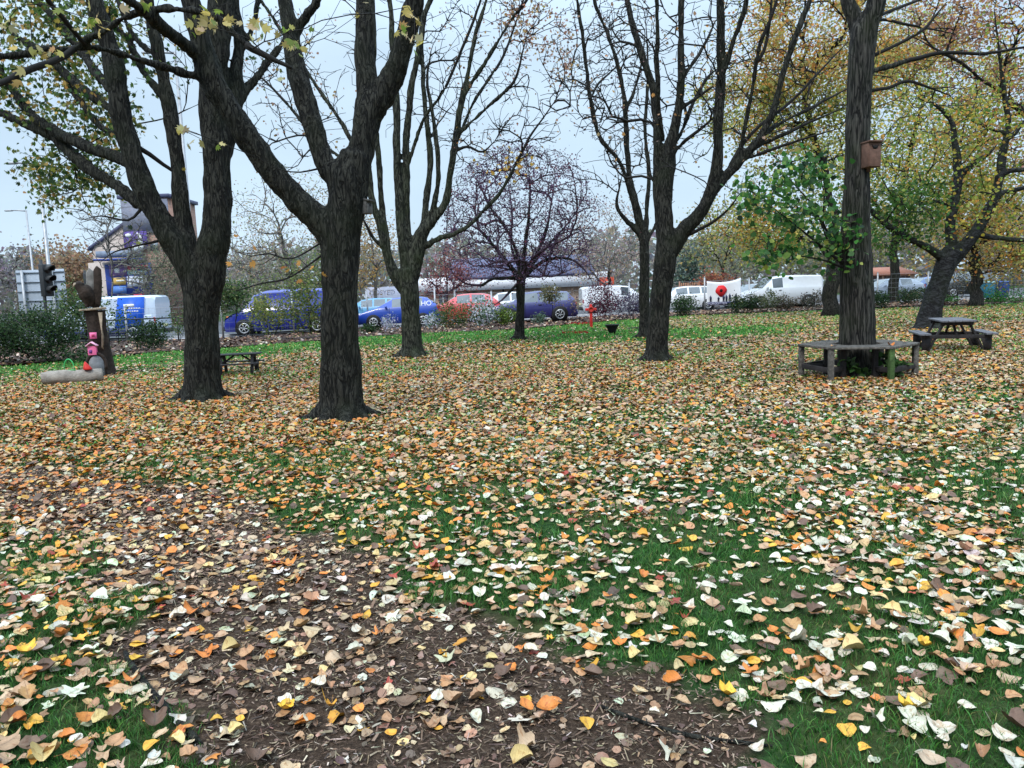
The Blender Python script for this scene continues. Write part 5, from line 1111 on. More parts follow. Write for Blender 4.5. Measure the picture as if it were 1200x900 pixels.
shrub('evergreen_bush', 'small dark bush beside the leaning tree', (1080, 355.5), .95, .85, 800, EV + [(1, (.2, .18, .12))], 'bush', seed=29, group=LB)
shrub('leafy_shrub', 'brown twiggy thicket between the leaning tree and the stout trunk', (1118, 356), 1.9, 2.0, 900, [(3, (.14, .11, .08)), (2, (.06, .06, .04)), (1, (.25, .2, .14))], seed=30, group=LB)
shrub('leafy_shrub', 'grey-brown thicket beyond the dark wheelie bins', (1188, 353), 2.3, 3.0, 1500, [(3, (.15, .14, .11)), (2, (.07, .09, .06)), (1, (.26, .22, .14))], seed=31, group=LB)
shrub('low_plant', 'bright green low plant beside the stout trunk', (1110, 355), .4, .9, 500, [(3, (.06, .22, .04)), (1, (.12, .28, .07))], 'plant', seed=32, group=LB)
shrub('low_plant', 'strip of bright green plants below the dark wheelie bins', (1175, 355), .42, 2.8, 1000, [(3, (.05, .18, .035)), (1, (.10, .24, .06))], 'plant', seed=33, depth=.8, group=LB)
shrub('clipped_standard', 'lollipop-shaped small tree on a pale stem beside the indigo car', (646, 379), 1.75, .85, 900, [(3, (.16, .14, .07)), (2, (.08, .09, .04)), (1, (.26, .22, .1))], 'small tree', stems=3, seed=34, bottom=.58)
shrub('thin_shrub', 'bare thin sapling in front of the brick wall by the red cross', (673, 377), 1.5, .9, 160, [(2, (.2, .14, .12)), (1, (.3, .22, .16))], seed=35, group=LB, bottom=.3)
# ================================================================== fence, vehicles, signs, buildings
m_galv = mat('galvanised_steel', (.34, .35, .37), .5, metal=.5, var=.15); m_dkmetal = mat('dark_metal', (.03, .032, .036), .5, var=.2)
fx = thing('wire_fence', 'grey post and wire mesh fence between the mulch bed and the road', 'fence', (0, 0, 0))
FP = [(-160, 1.55), (-40, 1.5), (60, 1.5), (150, 1.5), (262, 1.95), (345, 1.95), (432, 1.95), (511, 1.95), (577, 1.6), (651, 1.85), (738, 1.8), (826, 1.95), (878, 1.8), (931, 1.75), (980, 1.8), (1028, 1.85), (1087, 1.8), (1167, 1.6), (1240, 1.7), (1300, 1.7)]
pp = []
for u, h in FP:
    v = np.interp(u, [p[0] for p in FENCEPX], [p[1] for p in FENCEPX]); g = G(u, v); pp.append((g, h)); mb = MB()
    mb.tube([(g[0], g[1], -.1), (g[0], g[1], h)], .045, 10); mb.lathe([(.05, h), (.05, h + .02), (.01, h + .035)], (g[0], g[1], 0), 10); mb.build('post', m_galv if u < 1100 or u > 1160 else m_galv, fx)
for (a, ha), (b_, hb) in zip(pp[:-1], pp[1:]):
    mb = MB(); hm = min(ha, hb) - .06
    for z in np.linspace(.12, hm, 7): mb.tube([(a[0], a[1], z), (b_[0], b_[1], z)], .004 if z < hm else .006, 4, cap=False)
    L = np.hypot(*(b_ - a)[:2]); nn = int(L / .25)
    for s in np.linspace(0, 1, nn)[1:-1]: p = a + (b_ - a) * s; mb.tube([(p[0], p[1], .12), (p[0], p[1], hm)], .003, 3, cap=False)
    mb.build('mesh_panel', m_galv, fx)
mb = MB(); a, b_ = G(85, 407), G(208, 401); mb.tube([(a[0], a[1] + .15, 1.02), (b_[0], b_[1] + .15, 1.02)], .03, 8)
for s in (0, .33, .66, 1): p = a + (b_ - a) * s; mb.tube([(p[0], p[1] + .15, -.05), (p[0], p[1] + .15, 1.02)], .03, 8)
mb.tube([(a[0], a[1] + .15, .5), (b_[0], b_[1] + .15, .5)], .02, 8)
tag(mb.build('guard_rail', m_dkmetal), 'black pedestrian guard rail in front of the white and blue panel van', 'guard rail')
# ---- vehicles
m_glass = mat('car_glass', (.05, .065, .08), .05, spec=1.0, var=.05, coat=1); m_tyre = mat('tyre_rubber', (.012, .012, .012), .85); m_rim = mat('alloy_rim', (.42, .43, .45), .35, metal=.6)
m_lamp = mat('headlamp', (.65, .67, .70), .15, spec=.8); m_tail = mat('tail_lamp', (.35, .02, .015), .3); m_amber = mat('amber_lamp', (.75, .16, .04), .3); m_trim = mat('black_trim', (.015, .015, .016), .6); m_plate = mat('number_plate', (.7, .66, .35), .5)
_paint = {}
def paint(c):
    if c not in _paint: _paint[c] = mat('car_paint', c, .28, var=.03, spec=.5, coat=.6)
    return _paint[c]
KIND = {  # x from the nose (0..1), belt z, roof z, roof half-width factor ; last: type of the span up to the next station
    'hatch': (1.46, [(0, .52, .54, .80, 'b'), (.02, .66, .68, .84, 'b'), (.12, .80, .84, .82, 'b'), (.25, .93, .97, .80, 'ws'), (.43, .96, 1.40, .66, 'win'), (.60, .98, 1.46, .68, 'p'), (.625, .98, 1.46, .68, 'win'), (.80, 1.01, 1.42, .66, 'p'), (.87, 1.02, 1.36, .64, 'rw'), (.97, 1.02, 1.06, .74, 'b'), (1, .60, .62, .80, 'e')]),
    'estate': (1.48, [(0, .52, .54, .80, 'b'), (.02, .66, .68, .84, 'b'), (.11, .80, .84, .82, 'b'), (.23, .93, .97, .80, 'ws'), (.38, .96, 1.38, .66, 'win'), (.53, .98, 1.46, .68, 'p'), (.55, .98, 1.46, .68, 'win'), (.70, 1.0, 1.45, .67, 'p'), (.72, 1.0, 1.45, .67, 'win'), (.88, 1.03, 1.40, .64, 'rw'), (.98, 1.02, 1.06, .74, 'b'), (1, .60, .62, .80, 'e')]),
    'suv': (1.68, [(0, .62, .64, .82, 'b'), (.02, .82, .85, .86, 'b'), (.12, .98, 1.02, .84, 'b'), (.24, 1.06, 1.10, .82, 'ws'), (.38, 1.08, 1.60, .70, 'win'), (.55, 1.10, 1.68, .72, 'p'), (.57, 1.10, 1.68, .72, 'win'), (.74, 1.12, 1.66, .71, 'p'), (.76, 1.12, 1.66, .71, 'win'), (.90, 1.14, 1.60, .68, 'rw'), (.98, 1.14, 1.18, .76, 'b'), (1, .7, .72, .82, 'e')]),
    'van': (1.86, [(0, .55, .57, .84, 'b'), (.02, .80, .83, .88, 'b'), (.10, 1.00, 1.04, .86, 'b'), (.19, 1.14, 1.18, .84, 'ws'), (.33, 1.16, 1.76, .76, 'win'), (.46, 1.18, 1.84, .80, 'p'), (.70, 1.18, 1.86, .80, 'p'), (.97, 1.18, 1.82, .80, 'p'), (1, .62, 1.70, .80, 'e')]),
    'pvan': (2.35, [(0, .60, .62, .88, 'b'), (.015, .90, .93, .92, 'b'), (.08, 1.12, 1.16, .90, 'b'), (.15, 1.24, 1.28, .88, 'ws'), (.26, 1.28, 2.10, .84, 'win'), (.37, 1.30, 2.30, .88, 'p'), (.60, 1.30, 2.34, .90, 'p'), (.97, 1.30, 2.32, .90, 'p'), (1, .7, 2.22, .89, 'e')])}
def vehicle(name, label, cat, loc, rz, kind, col, L, Wd, Hs=1.0, lamp=None, plate=True):
    t = thing(name, label, cat, loc, rz, 'vehicles beyond the wire fence'); _, ST = KIND[kind]; hw = Wd / 2; zl = .20
    x = lambda f: L / 2 - f * L                      # nose towards +x
    rows = []
    for f, zb, zr, kr, _t in ST:
        zb, zr = zb * Hs, zr * Hs; e = .93 if f in (0, 1) else 1.0
        half = [(0, zl), (hw * .86 * e, zl), (hw * .97 * e, zl + .14), (hw * e, (zl + zb) / 2 + .05), (hw * .985 * e, zb - .04), (hw * .95 * e, zb)]
        half += [(hw * kr * e + (hw * .02 if zr - zb > .2 else hw * .1), zb + (zr - zb) * .86), (hw * kr * .86 * e, zr - .012), (0, zr)]
        rows.append([(x(f), y, z) for y, z in half] + [(x(f), -y, z) for y, z in half[-2:0:-1]])
    k = len(rows[0]); V = np.array([p for r_ in rows for p in r_]); body, glass = [], {}
    for i in range(len(rows) - 1):
        ty = ST[i][4]
        for j in range(k):
            q = (i * k + j, (i + 1) * k + j, (i + 1) * k + (j + 1) % k, i * k + (j + 1) % k)
            side = j in (5, k - 6); topf = j in (6, 7, k - 8, k - 7)
            if ty == 'win' and side: glass.setdefault(('side_window', i, j), []).append(q)
            elif ty in ('ws', 'rw') and topf: glass.setdefault(('windscreen' if ty == 'ws' else 'rear_window', i), []).append(q)
            else: body.append(q)
    caps = [tuple(range(k))[::-1], tuple((len(rows) - 1) * k + j for j in range(k))]
    o = build('body', V, [np.array(body), np.array(caps)], paint(col), t, smooth=True); es = o.modifiers.new('es', 'EDGE_SPLIT'); es.split_angle = R(38)
    for key, qs in glass.items(): build(key[0], V, [np.array(qs)], m_glass, t)
    for o in [c for c in t.children if c.name.split('.')[0] in ('side_window', 'windscreen', 'rear_window')]:
        me = o.data; us = sorted({v for p in me.polygons for v in p.vertices}); mp = {a: n for n, a in enumerate(us)}; co = [tuple(me.vertices[a].co) for a in us]; fs = [tuple(mp[v] for v in p.vertices) for p in me.polygons]
        m2 = bpy.data.meshes.new(me.name); m2.from_pydata(co, [], fs); m2.materials.append(m_glass); o.data = m2
    wr = .31 if kind in ('hatch', 'estate') else .35
    for f in ((.20, .80) if kind in ('hatch', 'estate', 'suv') else (.17, .79)):
        for s in (-1, 1):
            ar = MB(); ar.tube([(x(f), s * hw * .70, wr), (x(f), s * (hw + .004), wr)], wr + .055, 22); ar.build('wheel_arch', m_trim, t)
            w = MB(); w.tube([(x(f), s * (hw - .17), wr), (x(f), s * (hw + .012), wr)], wr, 22); wh = w.build('wheel', m_tyre, t)
            w = MB(); y = s * (hw + .016); w.tube([(x(f) + wr * .60 * math.cos(a), y, wr + wr * .60 * math.sin(a)) for a in np.linspace(0, 2 * math.pi, 19)], .03, 6)
            for q in range(6): a = q * math.pi / 3 + .2; w.bar((x(f), y, wr), (x(f) + wr * .58 * math.cos(a), y, wr + wr * .58 * math.sin(a)), .05, .03)
            w.build('rim', m_rim, wh)
    zb = ST[2][1] * Hs
    for s in (-1, 1):
        w = MB(); w.box((x(.035), s * hw * .70, zb - .14), (.20, hw * .42, .13)); w.build('headlight', lamp or m_lamp, t, bevel=.03)
        w = MB(); w.box((x(.985), s * hw * .80, .88 * Hs), (.12, hw * .26, .22 if kind[0] != 'p' else .5)); w.build('tail_light', m_tail, t, bevel=.02)
        w = MB(); w.box((x(.36 if 'van' not in kind else .25), s * (hw + .06), ST[3][1] * Hs + .06), (.10, .17, .13)); w.build('door_mirror', paint(col), t, bevel=.03)
        w = MB(); w.box((x(.57 if 'van' not in kind else .42), s * (hw + .004), ST[4][1] * Hs - .13), (.16, .03, .03)); w.build('door_handle', m_trim, t)
        for f in ((.40, .605) if 'van' not in kind else (.30, .46)): w = MB(); w.box((x(f), s * hw * .992, .62 * Hs), (.012, .018, .66 * Hs)); w.build('door_seam', m_trim, t)
    w = MB(); w.box((x(-.002), 0, .36), (.10, Wd * .9, .20)); w.box((x(1.002), 0, .38), (.10, Wd * .92, .20)); w.build('bumper', m_trim if 'van' in kind else paint(col), t, bevel=.03)
    w = MB(); w.box((x(.002), 0, .58), (.10, Wd * .5, .14)); w.build('grille', m_trim, t, bevel=.01)
    if plate:
        for f, z in ((-.012, .42), (1.014, .62)): w = MB(); w.box((x(f), 0, z), (.03, .52, .12)); w.build('number_plate', m_plate, t)
    return t
def stand(u, v): g = G(u, v); return (g[0], g[1], .028)
LFT = R(180)
v1 = vehicle('blue_van', 'deep blue panel van with silvery bonnet, partly hidden by shrubs', 'van', stand(338, 391.5), LFT + R(4), 'pvan', (.014, .024, .25), 5.2, 1.95, Hs=.87, lamp=m_amber)
v2 = vehicle('hatchback_car', 'bright blue hatchback parked behind the many-stemmed tree', 'car', stand(469, 383.5), LFT + R(3), 'hatch', (.012, .05, .33), 4.0, 1.75, Hs=1.02)
vehicle('saloon_car', 'pale blue car parked behind the bright blue hatchback', 'car', stand(437, 379.5), LFT + R(3), 'estate', (.10, .30, .50), 4.3, 1.78)
vehicle('red_car', 'pinkish red car behind the mixed green shrub', 'car', stand(543, 378), LFT + R(3), 'hatch', (.52, .05, .055), 4.0, 1.72, Hs=1.05)
vehicle('white_car', 'white car seen past the small dark dome tree', 'car', stand(590, 374), LFT + R(2), 'hatch', (.70, .71, .73), 3.9, 1.72, Hs=1.05)
vehicle('indigo_car', 'dark indigo off-roader just past the dome tree trunk', 'car', stand(625, 377.5), LFT + R(2), 'suv', (.03, .03, .14), 4.2, 1.85, Hs=.90)
vehicle('white_van', 'white van with an orange-red sign, behind the crimson bush', 'van', stand(722, 368), R(3), 'van', (.58, .59, .62), 4.2, 1.8, Hs=.9)
vehicle('white_car', 'white car between the forked trunk and the poppy banner', 'car', stand(800, 364.5), LFT, 'estate', (.72, .73, .75), 4.4, 1.8)
vehicle('silver_car', 'silvery white car just beyond the banner and ahead of the white van', 'car', stand(882, 361), LFT + R(30), 'hatch', (.58, .63, .70), 3.9, 1.75)
vehicle('white_van', 'clean white small van parked behind the row of bushes near the nest box tree', 'van', stand(914, 361.3), LFT + R(3), 'van', (.62, .64, .67), 4.45, 1.85)
vehicle('estate_car', 'silver-blue car parked between the straight trunk and a round dark bush', 'car', stand(1039, 353), LFT + R(2), 'hatch', (.30, .34, .42), 4.2, 1.8)
vehicle('blue_car', 'mid-blue car parked beside the leaning trunk', 'car', stand(1086, 350), LFT, 'estate', (.10, .16, .36), 4.3, 1.8)
vehicle('black_car', 'blackish car between the leaning tree and stout trunk', 'car', stand(1130, 348.5), LFT, 'suv', (.015, .02, .022), 4.3, 1.85)
v3 = vehicle('panel_van', 'long white panel van with a slanting blue side panel behind the carved stump', 'van', stand(132, 399.5), LFT + R(3), 'pvan', (.50, .58, .70), 4.8, 2.05, Hs=.86)
vehicle('white_car', 'white car at the picture edge above the dark evergreen bush', 'car', stand(8, 371), LFT, 'estate', (.68, .69, .72), 4.4, 1.8)
t = vehicle('yellow_car', 'small yellow car nosing past the road sign legs', 'car', stand(42, 373), LFT, 'hatch', (.62, .36, .05), 3.9, 1.75)
# livery
m_lblue = mat('livery_blue', (.015, .10, .55), .35); m_ltext = mat('livery_white', (.8, .8, .8), .5)
hw = 1.025; w = MB(); w.prism([(-.15, .36), (.42, .36), (.62, 2.0), (-1.75, 2.0), (-1.60, 1.2), (-1.60, .36)][0:0] + [(-.58, .42), (-1.85, .42), (-2.0, 1.93), (-.86, 1.93)], hw - .10, hw + .012, axis=1); w.build('blue_side_panel', m_lblue, v3)
w = MB()
for (x0, x1, z) in ((-1.08, -1.55, 1.56),): w.box(((x0 + x1) / 2, hw + .016, z), (abs(x1 - x0), .01, .13))
r_ = np.random.default_rng(5); xx = -1.15
for k in range(9): dx = r_.uniform(.05, .12); w.box((xx - dx * .3, hw + .016, 1.43), (dx * .6, .01, .05)); xx -= dx * .6 + .03
xx = -1.15
for k in range(6): dx = r_.uniform(.04, .08); w.box((xx - dx / 2, hw + .016, 1.30), (dx, .01, .05)); xx -= dx + .03
w.build('livery_lettering', m_ltext, v3)
w = MB(); w.box((.3, hw + .004, .40), (4.4, .03, .36)); w.build('dark_sill', mat('navy_skirt', (.02, .03, .10), .5), v3)
w = MB(); w.box((-.9, hw * .99, 1.05), (1.0, .012, .9)); 
def text(s, size, m, parent, loc, rot, name='lettering', align='CENTER', ext=.004):
    cu = bpy.data.curves.new(name, 'FONT'); cu.body = s; cu.size = size; cu.extrude = ext; cu.align_x = align; cu.materials.append(m)
    o = bpy.data.objects.new(name, cu); C.objects.link(o)
    dg = bpy.context.evaluated_depsgraph_get(); me = bpy.data.meshes.new_from_object(o.evaluated_get(dg)); bpy.data.objects.remove(o)
    if not me.materials: me.materials.append(m)
    o = bpy.data.objects.new(name, me); C.objects.link(o); o.parent = parent; o.location = loc; o.rotation_euler = rot; return o
text('HO', .34, m_ltext, v2, (-1.40, .845, 1.02), (R(90 - 14), 0, R(180)))
# pale signboard behind the hatchback
g = G(446, 376); sb = thing('signboard', 'pale lilac board with faint grey capitals above the blue hatchback roof', 'sign', (g[0], g[1] + 1.5, 0), R(2))
m_lil = mat('lilac_board', (.62, .62, .74), .6, var=.04); w = MB(); w.box((0, 0, 1.25), (2.3, .08, 1.9)); w.build('panel', m_lil, sb)
for s in (-1, 1): w = MB(); w.box((s * .9, .09, .9), (.09, .09, 1.9)); w.build('leg', m_galv, sb)
text('DOSYED', .44, mat('grey_lettering', (.40, .40, .52), .6), sb, (-.02, -.042, 1.68), (R(90), 0, 0)); text('LEDEL', .22, mat('faint_lettering', (.47, .47, .58), .6), sb, (0, -.042, 1.40), (R(90), 0, 0))
# ---- poppy banner
A = G(827, 365); B_ = G(868, 363.3); rz = math.atan2(B_[1] - A[1], B_[0] - A[0]); A = A + np.array([.06, -.07, 0])
bn = thing('poppy_banner', 'white remembrance banner with a big red poppy tied to the fence', 'banner', A, rz)
Lb = np.hypot(*(B_ - A)[:2]); ns, nr = 24, 10; V = []
for i in range(ns + 1):
    s = i / ns; top = 1.72 - .10 * math.sin(math.pi * s * .9) + .16 * s ** 3; bot = .34 - .03 * math.sin(math.pi * s)
    for j in range(nr + 1): q = j / nr; V.append((s * Lb, .025 * math.sin(s * 11 + q * 3), bot + (top - bot) * q))
Fq = np.array([(i * (nr + 1) + j, (i + 1) * (nr + 1) + j, (i + 1) * (nr + 1) + j + 1, i * (nr + 1) + j + 1) for i in range(ns) for j in range(nr)])
m_ban = mat('banner_cloth', (.72, .73, .76), .7, var=.04); o = build('cloth', V, [Fq], m_ban, bn, smooth=True); so = o.modifiers.new('so', 'SOLIDIFY'); so.thickness = .004
m_pop = mat('poppy_red', (.62, .02, .025), .6, var=.15); m_navy = mat('banner_navy', (.03, .035, .09), .6)
w = MB(); sc = Lb / 750 * 1.0; c0 = (.41 * Lb, 1.16)
w.prism([(c0[0] + (.315 + .03 * math.sin(4 * a + 1)) * math.cos(a), c0[1] + (.325 + .025 * math.sin(3 * a)) * math.sin(a)) for a in np.linspace(0, 2 * math.pi, 36, endpoint=False)], -.045, -.038, axis=1); w.build('poppy', m_pop, bn)
w = MB(); w.prism([(c0[0] + .09 * math.cos(a), c0[1] + .09 * math.sin(a)) for a in np.linspace(0, 2 * math.pi, 16, endpoint=False)], -.05, -.046, axis=1); w.build('poppy_centre', m_black, bn)
w = MB(); w.prism([(.012, .345), (Lb - .05, .325), (Lb - .05, .52), (.012, .53)], -.042, -.036, axis=1); w.build('navy_band', m_navy, bn)
text('FORGOTTEN', .185, mat('band_lettering', (.55, .55, .68), .6), bn, (.06, -.044, .375), (R(90), 0, 0), align='LEFT')
for i, (f, h) in enumerate(((.10, .36), (.33, .28), (.48, .36), (.56, .38), (.66, .44), (.84, .42))):
    xx = f * Lb; z = .53; w = MB(); w.prism([(xx - .05, z), (xx - .015, z), (xx, z + .14), (xx + .015, z), (xx + .05, z), (xx + .045, z + h * .55), (xx + .075, z + h * .62), (xx + .06, z + h * .8), (xx + .025, z + h * .84), (xx + .03, z + h), (xx - .03, z + h), (xx - .03, z + h * .84), (xx - .065, z + h * .76), (xx - .05, z + h * .4)], -.046, -.038, axis=1); w.build('soldier_silhouette', m_navy, bn)
# ---- road sign seen from behind, signals, lamp columns
m_signb = mat('sign_back', (.38, .43, .50), .5, metal=.3, var=.08)
d = 31.; L_, R_ = W(19, 330, d), W(76, 330, d); zt, zb = W(48, 316, d)[2], W(48, 366, d)[2]; cx = (L_[0] + R_[0]) / 2; wd = R_[0] - L_[0]
t = thing('road_sign', 'big grey road sign seen from behind on two posts above the evergreen bush', 'road sign', (cx, d, 0))
w = MB(); w.box((0, .03, (zt + zb) / 2), (wd, .03, zt - zb)); w.build('panel', m_signb, t, bevel=.01)
for i in range(5): w = MB(); w.box((0, -.012, zb + (zt - zb) * (.06 + .22 * i)), (wd * .995, .05, .05)); w.build('rail', mat('sign_rail', (.26, .30, .36), .5, metal=.4) if i == 0 else bpy.data.materials['sign_rail'], t)
for f in (-.34, .27): w = MB(); w.tube([(f * wd, -.09, -.1), (f * wd, -.09, zt - .02)], .055, 10); w.build('post', m_galv, t)
def signal(label, u, vt, vb, d, rz, s, back=False):
    P = W(u, vt, d); Q = W(u, vb, d); t = thing('traffic_signal', label, 'traffic light', (P[0], d, 0), rz, 'traffic signals by the road'); H = P[2]
    w = MB(); w.tube([(0, 0, -.1), (0, 0, H)], .06, 10); w.build('pole', m_dkmetal, t)
    w = MB(); w.box((.13 * s, 0, H - .62 * s), (.16 * s, .36 * s, .98 * s)); w.build('housing', m_dkmetal, t, bevel=.02)
    for i in range(3):
        z = H - (.30 + .31 * i) * s; w = MB()
        n = 14; V = [];
        for x_, k in ((.20 * s, 0), (.46 * s, 1)):
            for a in np.linspace(-.2, math.pi + .2, n): V.append((x_ if k == 0 else x_ - .10 * s * (1 - math.sin(max(0, min(math.pi, a)))), .14 * s * math.cos(a), z + .14 * s * math.sin(a)))
        V = np.array(V); Fs = [(j, j + 1, n + j + 1, n + j) for j in range(n - 1)]
        w.add(V, Fs); o = w.build('visor', m_dkmetal, t); sm = o.modifiers.new('so', 'SOLIDIFY'); sm.thickness = .012
        w = MB(); w.tube([(.205 * s, 0, z), (.225 * s, 0, z)], .11 * s, 16); w.build('lens', mat('dark_lens', (.03, .02, .02), .3) if 'dark_lens' not in bpy.data.materials else bpy.data.materials['dark_lens'], t)
    return t
signal('black three-lamp traffic signal with deep visors in front of the road sign', 47.5, 305, 372, 29, R(-14), 1.2)
signal('smaller traffic signal just beside the wings of the carved eagle', 99, 317, 372, 42, R(-14), 1.2)
def lamp(label, u, vb, vt, d, arm=1.0, r=.07):
    B_ = W(u, vb, d); T_ = W(u, vt, d); t = thing('street_lamp', label, 'street lamp', (B_[0], d, 0), group='tall street lamps along the road'); H = T_[2]
    w = MB(); w.tube([(0, 0, -.1), (0, 0, 1.2), (0, 0, 1.3), (0, 0, H)], [r * 1.5, r * 1.4, r, r * .75], 10); w.build('column', m_galv, t)
    w = MB(); w.tube([(0, 0, H - .05), (-arm * .5, 0, H + .02), (-arm, 0, H + .04)], [r * .7, r * .6, r * .5], 8); w.build('arm', m_galv, t)
    w = MB(); w.box((-arm - .25, 0, H + .03), (.6, .26, .12)); w.build('lamp_head', m_galv, t, bevel=.03)
lamp('tall grey street lamp column rising behind the road sign', 63, 366, 190, 44, 1.2, .11)
lamp('more distant thin street lamp with a short arm near the road sign', 44, 368, 246, 66, 1.2, .09)
lamp('tall pale street lamp column seen between limbs of the twin-limbed tree', 233, 385, 60, 50, 1.5, .13)
lamp('dark thin lamp post in front of the low brick building', 534, 372, 322, 56, .3, .08)
# ---- pub
m_brick, nt, b = new_mat('brickwork'); tc = N(nt, 'ShaderNodeTexCoord'); br = N(nt, 'ShaderNodeTexBrick'); mp = N(nt, 'ShaderNodeMapping'); mp.inputs['Rotation'].default_value = (R(90), 0, 0)
nt.links.new(tc.outputs['Object'], mp.inputs['Vector']); nt.links.new(mp.outputs[0], br.inputs['Vector']); br.inputs['Scale'].default_value = 4.2; br.inputs['Color1'].default_value = (.33, .19, .145, 1); br.inputs['Color2'].default_value = (.27, .145, .11, 1); br.inputs['Mortar'].default_value = (.38, .34, .3, 1); br.inputs['Mortar Size'].default_value = .012
nt.links.new(br.outputs['Color'], b.inputs['Base Color']); b.inputs['Roughness'].default_value = .9
m_brickp = m_brick.copy(); m_brickp.name = 'peach_brickwork'; nb = [n for n in m_brickp.node_tree.nodes if n.type == 'TEX_BRICK'][0]; nb.inputs['Color1'].default_value = (.50, .35, .25, 1); nb.inputs['Color2'].default_value = (.44, .29, .21, 1); nb.inputs['Mortar'].default_value = (.5, .42, .36, 1)
m_render = mat('beige_render', (.42, .36, .33), .85, var=.1); m_slate = mat('blue_slate', (.085, .09, .16), .6, var=.2, scale=12); m_fascia = mat('white_fascia', (.72, .73, .78), .5, var=.06); m_blue = mat('blue_fascia', (.03, .06, .28), .5)
d = 58.; pb = thing('brick_pub', 'brick pub with a tower, purple crescent moon sign and bright poster wall', 'pub', (0, d, 0))
def pxw(u, v): p = W(u, v, d); return p[0], p[2]
xl_, _ = pxw(149, 310); xr_, _ = pxw(203, 310); _, zt = pxw(150, 233)
w = MB(); w.box(((xl_ + xr_) / 2, 2.5, zt / 2 - .2), (xr_ - xl_, 5, zt + .4)); w.build('tower_wall', m_brick, pb)
w = MB(); w.box(((xl_ + xr_) / 2, 2.5, zt + .12), (xr_ - xl_ + .4, 5.4, .26)); w.build('tower_coping', m_slate, pb)
w = MB(); w.box(((xl_ + xr_) / 2, -.06, zt - 1.3), (xr_ - xl_, .12, 2.4)); w.build('slate_cladding', mat('grey_cladding', (.2, .21, .27), .7), pb)
xa, za = pxw(101, 291); xb, zb = pxw(143, 264); xe = xl_ - .02
w = MB(); w.prism([(xa + .25, -.2), (xe, -.2), (xe, zb + .06), (xa + .25, za - .04)], .4, 7, axis=1); w.build('gable_wall', m_render, pb)
w = MB(); w.prism([(xa - .05, za - .16), (xe, zb + .08), (xe, zb + .34), (xa - .05, za + .08)], .28, 7.6, axis=1); w.build('roof', m_slate, pb)
x0, z0 = pxw(148, 293); x1, z1 = pxw(173, 271)
w = MB(); w.box(((x0 + x1) / 2, -.20, (z0 + z1) / 2), (x1 - x0, .14, z1 - z0)); sg = w.build('pub_sign', mat('purple_sign', (.10, .06, .26), .5), pb)
cxs, czs = pxw(163.5, 282.5); rr_ = 10.2 * d / FPX / 1.0
outer = [(cxs + rr_ * .62 * math.sin(a) - .05, czs + rr_ * .92 * math.cos(a)) for a in np.linspace(.1, math.pi - .1, 16)]; inner = [(cxs + rr_ * .18 * math.sin(a) - .05, czs + rr_ * .80 * math.cos(a)) for a in np.linspace(math.pi - .12, .12, 16)]
w = MB(); w.prism(outer + inner, -.31, -.275, axis=1); w.build('crescent_moon', m_white, sg)
w = MB()
for q, (du, dv, rw, rh) in enumerate(((-10.5, -6, .22, .14), (-4, 9, .40, .16), (0, 8.4, .45, .22), (3, 7.4, .3, .2))):
    if q == 1: w.build('sign_star', m_white, sg); w = MB()
    a_, b_ = pxw(163 + du, 282 + dv); w.prism([(a_ + rw * math.cos(t_), b_ + rh * math.sin(t_)) for t_ in np.linspace(0, 6.28, 14, endpoint=False)], -.32 - .01 * q, -.28, axis=1)
w.build('sign_cloud', m_white, sg)
def panel(name, u0, v0, u1, v1, y, dep, m, par=pb): a, b_ = pxw(u0, v0); c_, e = pxw(u1, v1); w = MB(); w.box(((a + c_) / 2, y, (b_ + e) / 2), (abs(c_ - a), dep, abs(e - b_))); return w.build(name, m, par)
panel('lower_wall', 112, 402, 186, 305, .22, .3, m_render)
panel('porch_roof', 120, 302.5, 168, 293.5, -.45, .9, mat('slate_porch', (.18, .22, .30), .6))
panel('blue_fascia', 118, 306.5, 170, 302.5, -.55, 1.0, m_blue)
MC_ = lambda n, c: mat(n, c, .5, var=.05)
m_pur, m_teal, m_yel = MC_('poster_purple', (.20, .12, .30)), MC_('poster_teal', (.25, .50, .55)), MC_('poster_yellow', (.60, .40, .12))
m_rd, m_pk = MC_('poster_red', (.55, .04, .10)), MC_('poster_pale', (.62, .66, .80))
bd = panel('poster_frame', 127, 348, 177, 308, -.05, .14, m_blue)
for nm, u0, v0, u1, v1, m in (('purple_poster', 130, 324, 149, 310, m_pur), ('yellow_poster', 133, 334, 148, 325, m_yel), ('red_poster', 151, 316, 174, 310, m_rd), ('teal_poster', 151, 322, 171, 317, m_teal), ('pale_poster', 151, 336, 172, 323, m_pk), ('blue_poster', 134, 344, 149, 335, MC_('poster_blue', (.10, .22, .55))), ('red_strip_poster', 158, 349, 172, 344, m_rd)):
    p = panel(nm, u0, v0, u1, v1, -.15, .05, m, bd)
w = MB()
for u0, v0, u1, v1 in ((156, 314.5, 158, 311.5), (159, 314.5, 161, 311), (162, 314.5, 164.5, 312), (153, 326.5, 170, 325), (154, 329, 168, 327.8), (153, 333, 166, 331), (138, 330, 147, 328), (154, 321, 168, 319.5), (136, 320, 141, 314)): a, b_ = pxw(u0, v0); c_, e = pxw(u1, v1); w.box(((a + c_) / 2, -.185, (b_ + e) / 2), (abs(c_ - a), .012, abs(e - b_)))
w.build('poster_lettering', m_ltext, bd)
panel('window', 178, 294, 186, 284, -.14, .06, m_glass)
